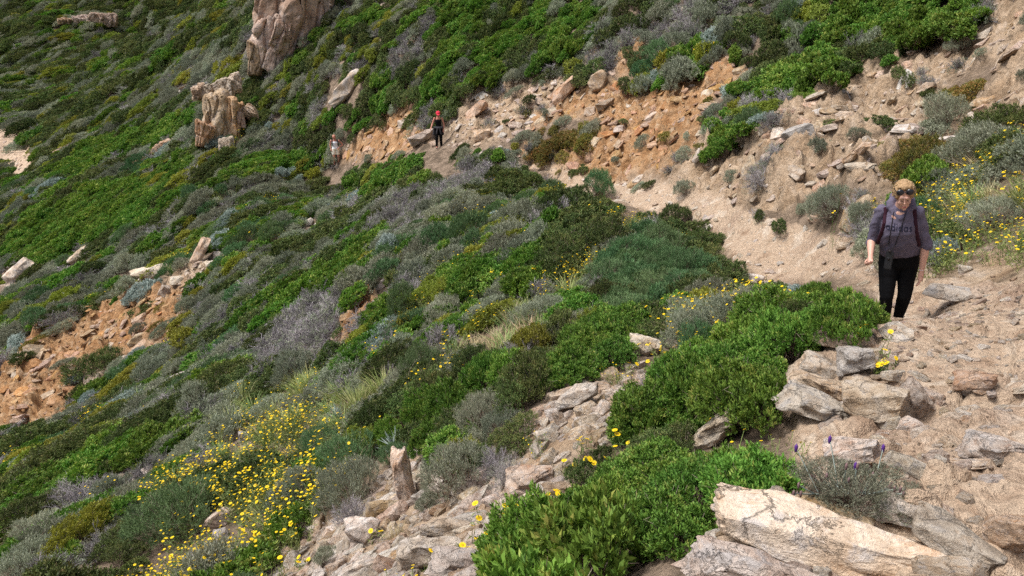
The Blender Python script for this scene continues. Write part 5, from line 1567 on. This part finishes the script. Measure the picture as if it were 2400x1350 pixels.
grown('waist_jacket', chain((-.16, -.08, .96, .06), (0, -.14, .95, .06), (.16, -.08, .96, .06), (.19, .04, .95, .06), (0, .13, .95, .08), (-.19, .04, .95, .06), (-.16, -.08, .96, .06)) +
      chain((-.04, -.16, .93, .04), (-.09, -.17, .70, .035)) + chain((.05, -.16, .93, .04), (.12, -.16, .68, .035)) + chain((-.19, .03, .9, .06), (-.21, .05, .66, .07)) + chain((.19, .03, .9, .06), (.20, .06, .66, .06)), .012, M_DGREY, HIKER, 2, .006)
up2 = dict(up); up2['elR'] = (.33, .02, 1.13); up2['wrR'] = (.17, -.08, 1.00); up2['elL'] = (-.22, .02, 1.12); up2['wrL'] = (-.20, -.05, .92)
up2['head'] = (-.03, -.04, 1.58); up2['hr'] = Matrix.Rotation(math.radians(-18), 3, 'Z')
HIKER2 = hiker(789, 390, 45.0, 'hiker in white top and cream shorts with one hand on the hip', M_WHITE, M_CREAM, False, 'thigh', up2, None)
hh = grown('hair', [(-.03, .0, 1.62, .088, .095, .08), (-.03, .04, 1.57, .075, .07, .09)], .012, M_HAIRCAP, HIKER2, 1, .01, 40)
hk = grown('hair', [(0, -.0, 1.585, .080, .09, .07), (0, .05, 1.53, .06, .05, .08)], .012, M_HAIRCAP, HIKER, 1, .01, 40)
HIKER2.scale = (1.3, 1.15, 1.08)
bag2 = bpy.data.objects.new('small_backpack', None); COL.objects.link(bag2); bag2.location = HIKER2.location; bag2.rotation_euler = HIKER2.rotation_euler
bag2.scale = HIKER2.scale; bag2['label'] = 'dark daypack on the back of the hiker in white'; bag2['category'] = 'backpack'
grown('bag', chain((.04, .16, 1.3, .13, .08, .08), (.04, .18, 1.1, .14, .09, .1)), .014, M_DGREY, bag2, 2)
for sx in (-1, 1):
    tube_path('strap', [(.10 * sx, .08, 1.42), (.12 * sx, -.06, 1.40), (.12 * sx, -.13, 1.28), (.13 * sx, -.08, 1.12)], .018, M_DGREY, bag2)

# ------------------------------------------------------------------ single plants close by: daisies, lavender, a grey rosette
_rng = np.random.default_rng(77)
_hv, _hf, _hm = flower_heads(np.zeros((1, 3)), np.array([[0, 0, 1.]]), 1.0, _rng)
HEAD = new_mesh('daisy_head', _hv, _hf, [M_PETAL, M_DISC]); HEAD.polygons.foreach_set('material_index', _hm.astype(np.int32))
DAISIES = [  # x, y of the heads' middle, number of heads, spread x, spread y, label
 (1172,1195,8,62,30,'daisy plant with the largest yellow heads, standing above the rubble'),
 (1120,1262,6,60,34,'yellow daisies in front of the white low stone in the rubble'),
 (1010,1300,5,34,16,'yellow daisies against the brown flat-faced block'),
 (1255,1330,2,22,6,'two yellow daisies in front of the dark green bush at the bottom'),
 (1362,1042,4,24,22,'tight group of yellow daisies below the stone chute'),
 (1330,1088,5,46,24,'daisies above the wedge-shaped pale stone'),
 (1452,1046,6,26,40,'yellow daisies at the edge of the bright green bush'),
 (1408,1085,3,26,18,'few yellow daisies between the stone chute and bright green bush'),
 (1512,1012,1,4,4,'single yellow daisy on a tall stalk over the bright green bush'),
 (1552,1026,1,4,4,'single yellow daisy lower and beside the tall one'),
 (1275,1160,6,34,22,'yellow daisies on the orange-tan flat stone'),
 (1440,1122,2,34,8,'two yellow daisies above the grey leaves of the bottom bush'),
 (2072,830,11,30,54,'daisies lining the trail beside the stone pile'),
 (2022,772,3,14,14,'daisies at the end of the bright green bush by the trail'),
 (1662,985,2,12,4,'two yellow daisies before the pale leaning slab'),
 (1515,835,8,44,40,'daisies below the rounded pale stone above the chute'),
 (2005,480,7,60,44,'scattered yellow daisies left of the walking woman at the foot of the bank'),
 (880,1250,2,20,10,'two small daisies beside the white pointed stone'),
 (700,1315,6,50,14,'daisies at the bottom edge right of the flower field'),
]
def daisy_plant(x, y, n, sx, sy, lab):
    gq = ground_at(x, min(y + max(sy, 16) * .5 + 18, 1346))
    f = float(project(np.array(gq))[2])
    root = bpy.data.objects.new('daisy_plant', None); COL.objects.link(root); root.location = gq
    root['label'] = lab; root['category'] = 'flower'; root['group'] = 'yellow daisies close by'
    for k in range(n):
        a = _rng.uniform(-1, 1, 2)
        p = EYE + ray(x + a[0] * sx, y + a[1] * sy) * (f - _rng.uniform(0, .12))
        p[2] = max(p[2], float(height(p[0], p[1])) + .08)
        base = np.array([p[0] + _rng.normal(0, .03), p[1] + _rng.normal(0, .03), 0.0]); base[2] = float(height(base[0], base[1])) - .02
        mid = (base + p) / 2 + _rng.normal(size=3) * .02
        V, F = sticks_mesh(np.array([base, mid]) - np.array(gq), np.array([mid, p]) - np.array(gq), .0025, .0018)
        m = 9; q = _rng.random(m)[:, None]
        LV, LF = leaves_mesh((base * (1 - q) + p * q * .92 + base * q * .08) - np.array(gq), unit(_rng.normal(size=(m, 3)) + np.array([0, 0, .4])), .05, .008, _rng)
        st = link('stem', joined('stem', [(V, F, .5, M_LEAF['stalk']), (LV, LF, .4, M_LEAF['stalk'])]), root)
        h = link('flower', HEAD, root)
        h.location = Vector(p) - gq; sc = .022 * _rng.uniform(.8, 1.15); h.scale = (sc, sc, sc)
        h.rotation_euler = (_rng.uniform(.1, .75), _rng.normal(0, .25), _rng.uniform(0, 6))
    return root
for d in DAISIES: daisy_plant(*d)
M_PURPLE = plain('lavender_bloom', (.10, .035, .22), .7, .2, .3, 80)
M_MAUVE = plain('faded_bloom', (.20, .13, .13), .8, .2, .3, 80)
def lavender(x, y, w, spikes, lab):
    q = ground_at(x, y); f = float(project(np.array(q))[2]); d = w * f / FPX
    root = bpy.data.objects.new('lavender_plant', None); COL.objects.link(root); root.location = q
    root['label'] = lab; root['category'] = 'plant'
    o = link('foliage', NEAR['silver'][2][0], root); o.scale = (d, d * .7, d * .62)
    b = link('branchwork', NEAR['silver'][2][1], root); b.scale = o.scale
    V, F = _ico(2); V = V * (1 + .25 * np.sin(V[:, 2:3] * 14))
    bloom = new_mesh('bloom', V, F, [M_PURPLE], True); faded = new_mesh('bloom', V, F, [M_MAUVE], True)
    def spike(p, me, s):
        base = np.array([q.x + (p[0] - q.x) * .6, q.y, q.z + .05])
        SV, SF = sticks_mesh(np.array([base]) - np.array(q), np.array([p]) - np.array(q), .003, .002)
        link('stalk', joined('stalk', [(SV, SF, .6, M_LEAF['blue'])]), root)
        h = link('bloom', me, root); h.location = Vector(p) - q; h.scale = (.0062 * s, .0062 * s, .016 * s)
    for (sx, sy) in spikes: spike(EYE + ray(sx, sy) * f, bloom, 1.0)
    for k in range(46):
        a = _rng.uniform(-1, 1); 
        spike(EYE + ray(x + a * w * .5, y - w * .30 * math.sqrt(max(0, 1 - a * a)) * _rng.uniform(.5, 1.15)) * (f - _rng.uniform(-.12, .12)), faded, _rng.uniform(.6, .85))
lavender(1990, 1190, 290, [(1945,1030), (1866,1050), (2070,1050), (2005,1092)], 'grey lavender plant with purple flower spikes behind the long wedge boulder')
lavender(1705, 1170, 70, [(1699,1097)], 'small lavender with one purple spike in the bright green bush')
def rosette(x, y, w, lab):
    q = ground_at(x, y); f = float(project(np.array(q))[2]); d = w * f / FPX
    n = 90; a = _rng.uniform(0, 6.28, n); e = _rng.uniform(.15, 1.45, n)
    D = np.stack([np.cos(a) * np.cos(e), np.sin(a) * np.cos(e), np.sin(e)], 1)
    P = np.stack([_rng.normal(0, .012, n), _rng.normal(0, .012, n), _rng.uniform(0, .3, n) * d], 1)
    V, F = leaves_mesh(P, D, d * .55 * _rng.uniform(.6, 1.1, n), .016, _rng)
    o = link('grey_rosette_plant', joined('rosette', [(V, F, np.repeat(_rng.random(n), 4), M_LEAF['blue'])]), label=lab, cat='plant')
    o.location = q
rosette(925, 1065, 95, 'blue-green spiky rosette plant above the upright slab')
rosette(790, 990, 70, 'spiky blue-green rosette plant in the pale grasses')
# pink flowers on the yellow-green plant of the slope
_q = ground_at(668, 893); _f = float(project(np.array(_q))[2])
M_PINK = plain('pink_petal', (.62, .16, .45), .6, .2)
HEADP = HEAD.copy(); HEADP.materials.clear(); HEADP.materials.append(M_PINK); HEADP.materials.append(M_DISC)
rp = bpy.data.objects.new('pink_flower', None); COL.objects.link(rp); rp.location = _q; rp['label'] = 'pink flowers beside the yellow-green plant on the slope'; rp['category'] = 'flower'
for k in range(4):
    p = EYE + ray(668 + _rng.uniform(-20, 6), 882 + _rng.uniform(-10, 14)) * (_f - .25)
    V, F = sticks_mesh(np.array([[0, 0, 0.]]), np.array([p]) - np.array(_q), .004, .003); link('stem', joined('stem', [(V, F, .5, M_LEAF['stalk'])]), rp)
    h = link('bloom', HEADP, rp); h.location = Vector(p) - _q; h.scale = (.05, .05, .05); h.rotation_euler = (.9, 0, k)

# ------------------------------------------------------------------ labels: look first, then the landmark it stands by, then its turn among its likes
LANDMARKS = [((2110,600),'the walking woman'),((1030,300),'the red cap hiker'),((790,350),'the hiker in white'),((680,60),'the tall cliff'),((520,270),'the rock tower'),
 ((200,820),'the orange scree'),((825,750),'the small orange scar'),((1560,290),'the orange bank'),((2050,300),'the tan bank'),((1250,230),'the slab bank'),((1950,880),'the stone pile'),
 ((1380,950),'the stone chute'),((1000,1220),'the rubble'),((1930,1270),'the long wedge boulder'),((2280,470),'the bank flowers'),((520,1130),'the flower field'),
 ((1200,770),'the middle flowers'),((1680,720),'the trailside flowers'),((1720,560),'the trail bend'),((350,620),'the pale flat boulder'),((250,1060),'the long green bush'),
 ((925,1060),'the upright slab'),((30,330),'the far trail bend'),((1480,510),'the dark bend bush'),((2250,900),'the trail bedrock'),((650,700),'the mid slope'),((1100,480),'the grey shrub belt'),
 ((1570,1230),'the bottom green bush'),((1560,920),'the upper green bush'),((820,210),'the smooth pale slab'),((1300,60),'the upper green slope'),((1560,620),'the feathery green bush')]
ORD = ['first', 'second', 'third', 'fourth', 'fifth', 'sixth', 'seventh', 'eighth', 'ninth', 'tenth', 'eleventh', 'twelfth', 'thirteenth', 'fourteenth', 'fifteenth', 'sixteenth', 'seventeenth', 'eighteenth', 'nineteenth', 'twentieth']
def where(x, y):
    d, (lx, ly), nm = min(((math.hypot(x - p[0], (y - p[1]) * 1.2), p, n) for p, n in LANDMARKS), key=lambda q: q[0])
    dx, dy = x - lx, y - ly
    if d < 45: return 'at ' + nm
    if abs(dx) > abs(dy) * 1.1: return ('right of ' if dx > 0 else 'left of ') + nm
    return ('below ' if dy > 0 else 'above ') + nm
LOOK = {'green': 'bright green small-leaved shrub', 'dark': 'dark green shrub', 'yellow': 'yellow-green shrub', 'needle': 'feathery blue-green shrub', 'silver': 'grey-green shrub', 'blue': 'pale blue-grey shrub', 'rust': 'rusty-brown low shrub', 'dry': 'leafless grey shrub'}
TONE = {'tan': 'tan stone', 'pale': 'pale stone', 'grey': 'grey stone', 'orange': 'orange-brown stone'}
def name_all(rows, look, cat, group):
    sizes = np.array([r[4] for r in rows]); lo, hi = np.quantile(sizes, [.4, .8])
    sets = {}
    for o, kd, x, y, s in rows:
        if group: o['group'] = group
        o['category'] = cat
        if 'label' in o.keys(): continue
        sz = 'large' if s > hi else 'small' if s < lo else 'middling'
        sets.setdefault('%s %s %s' % (sz, look[kd], where(x, y)), []).append((x, y, o))
    for lab, v in sets.items():
        v.sort(key=lambda q: (q[0], q[1]))
        for i, (x, y, o) in enumerate(v):
            o['label'] = lab if len(v) == 1 else '%s, %s from left' % (lab, ORD[i] if i < 20 else 'number %d' % (i + 1)) if i < len(v) - 1 else lab + ', rightmost of these'
name_all(SHRUBS, LOOK, 'shrub', 'shrubs on the hillside')
name_all(LOOSE, TONE, 'rock', 'loose rocks on the hillside')
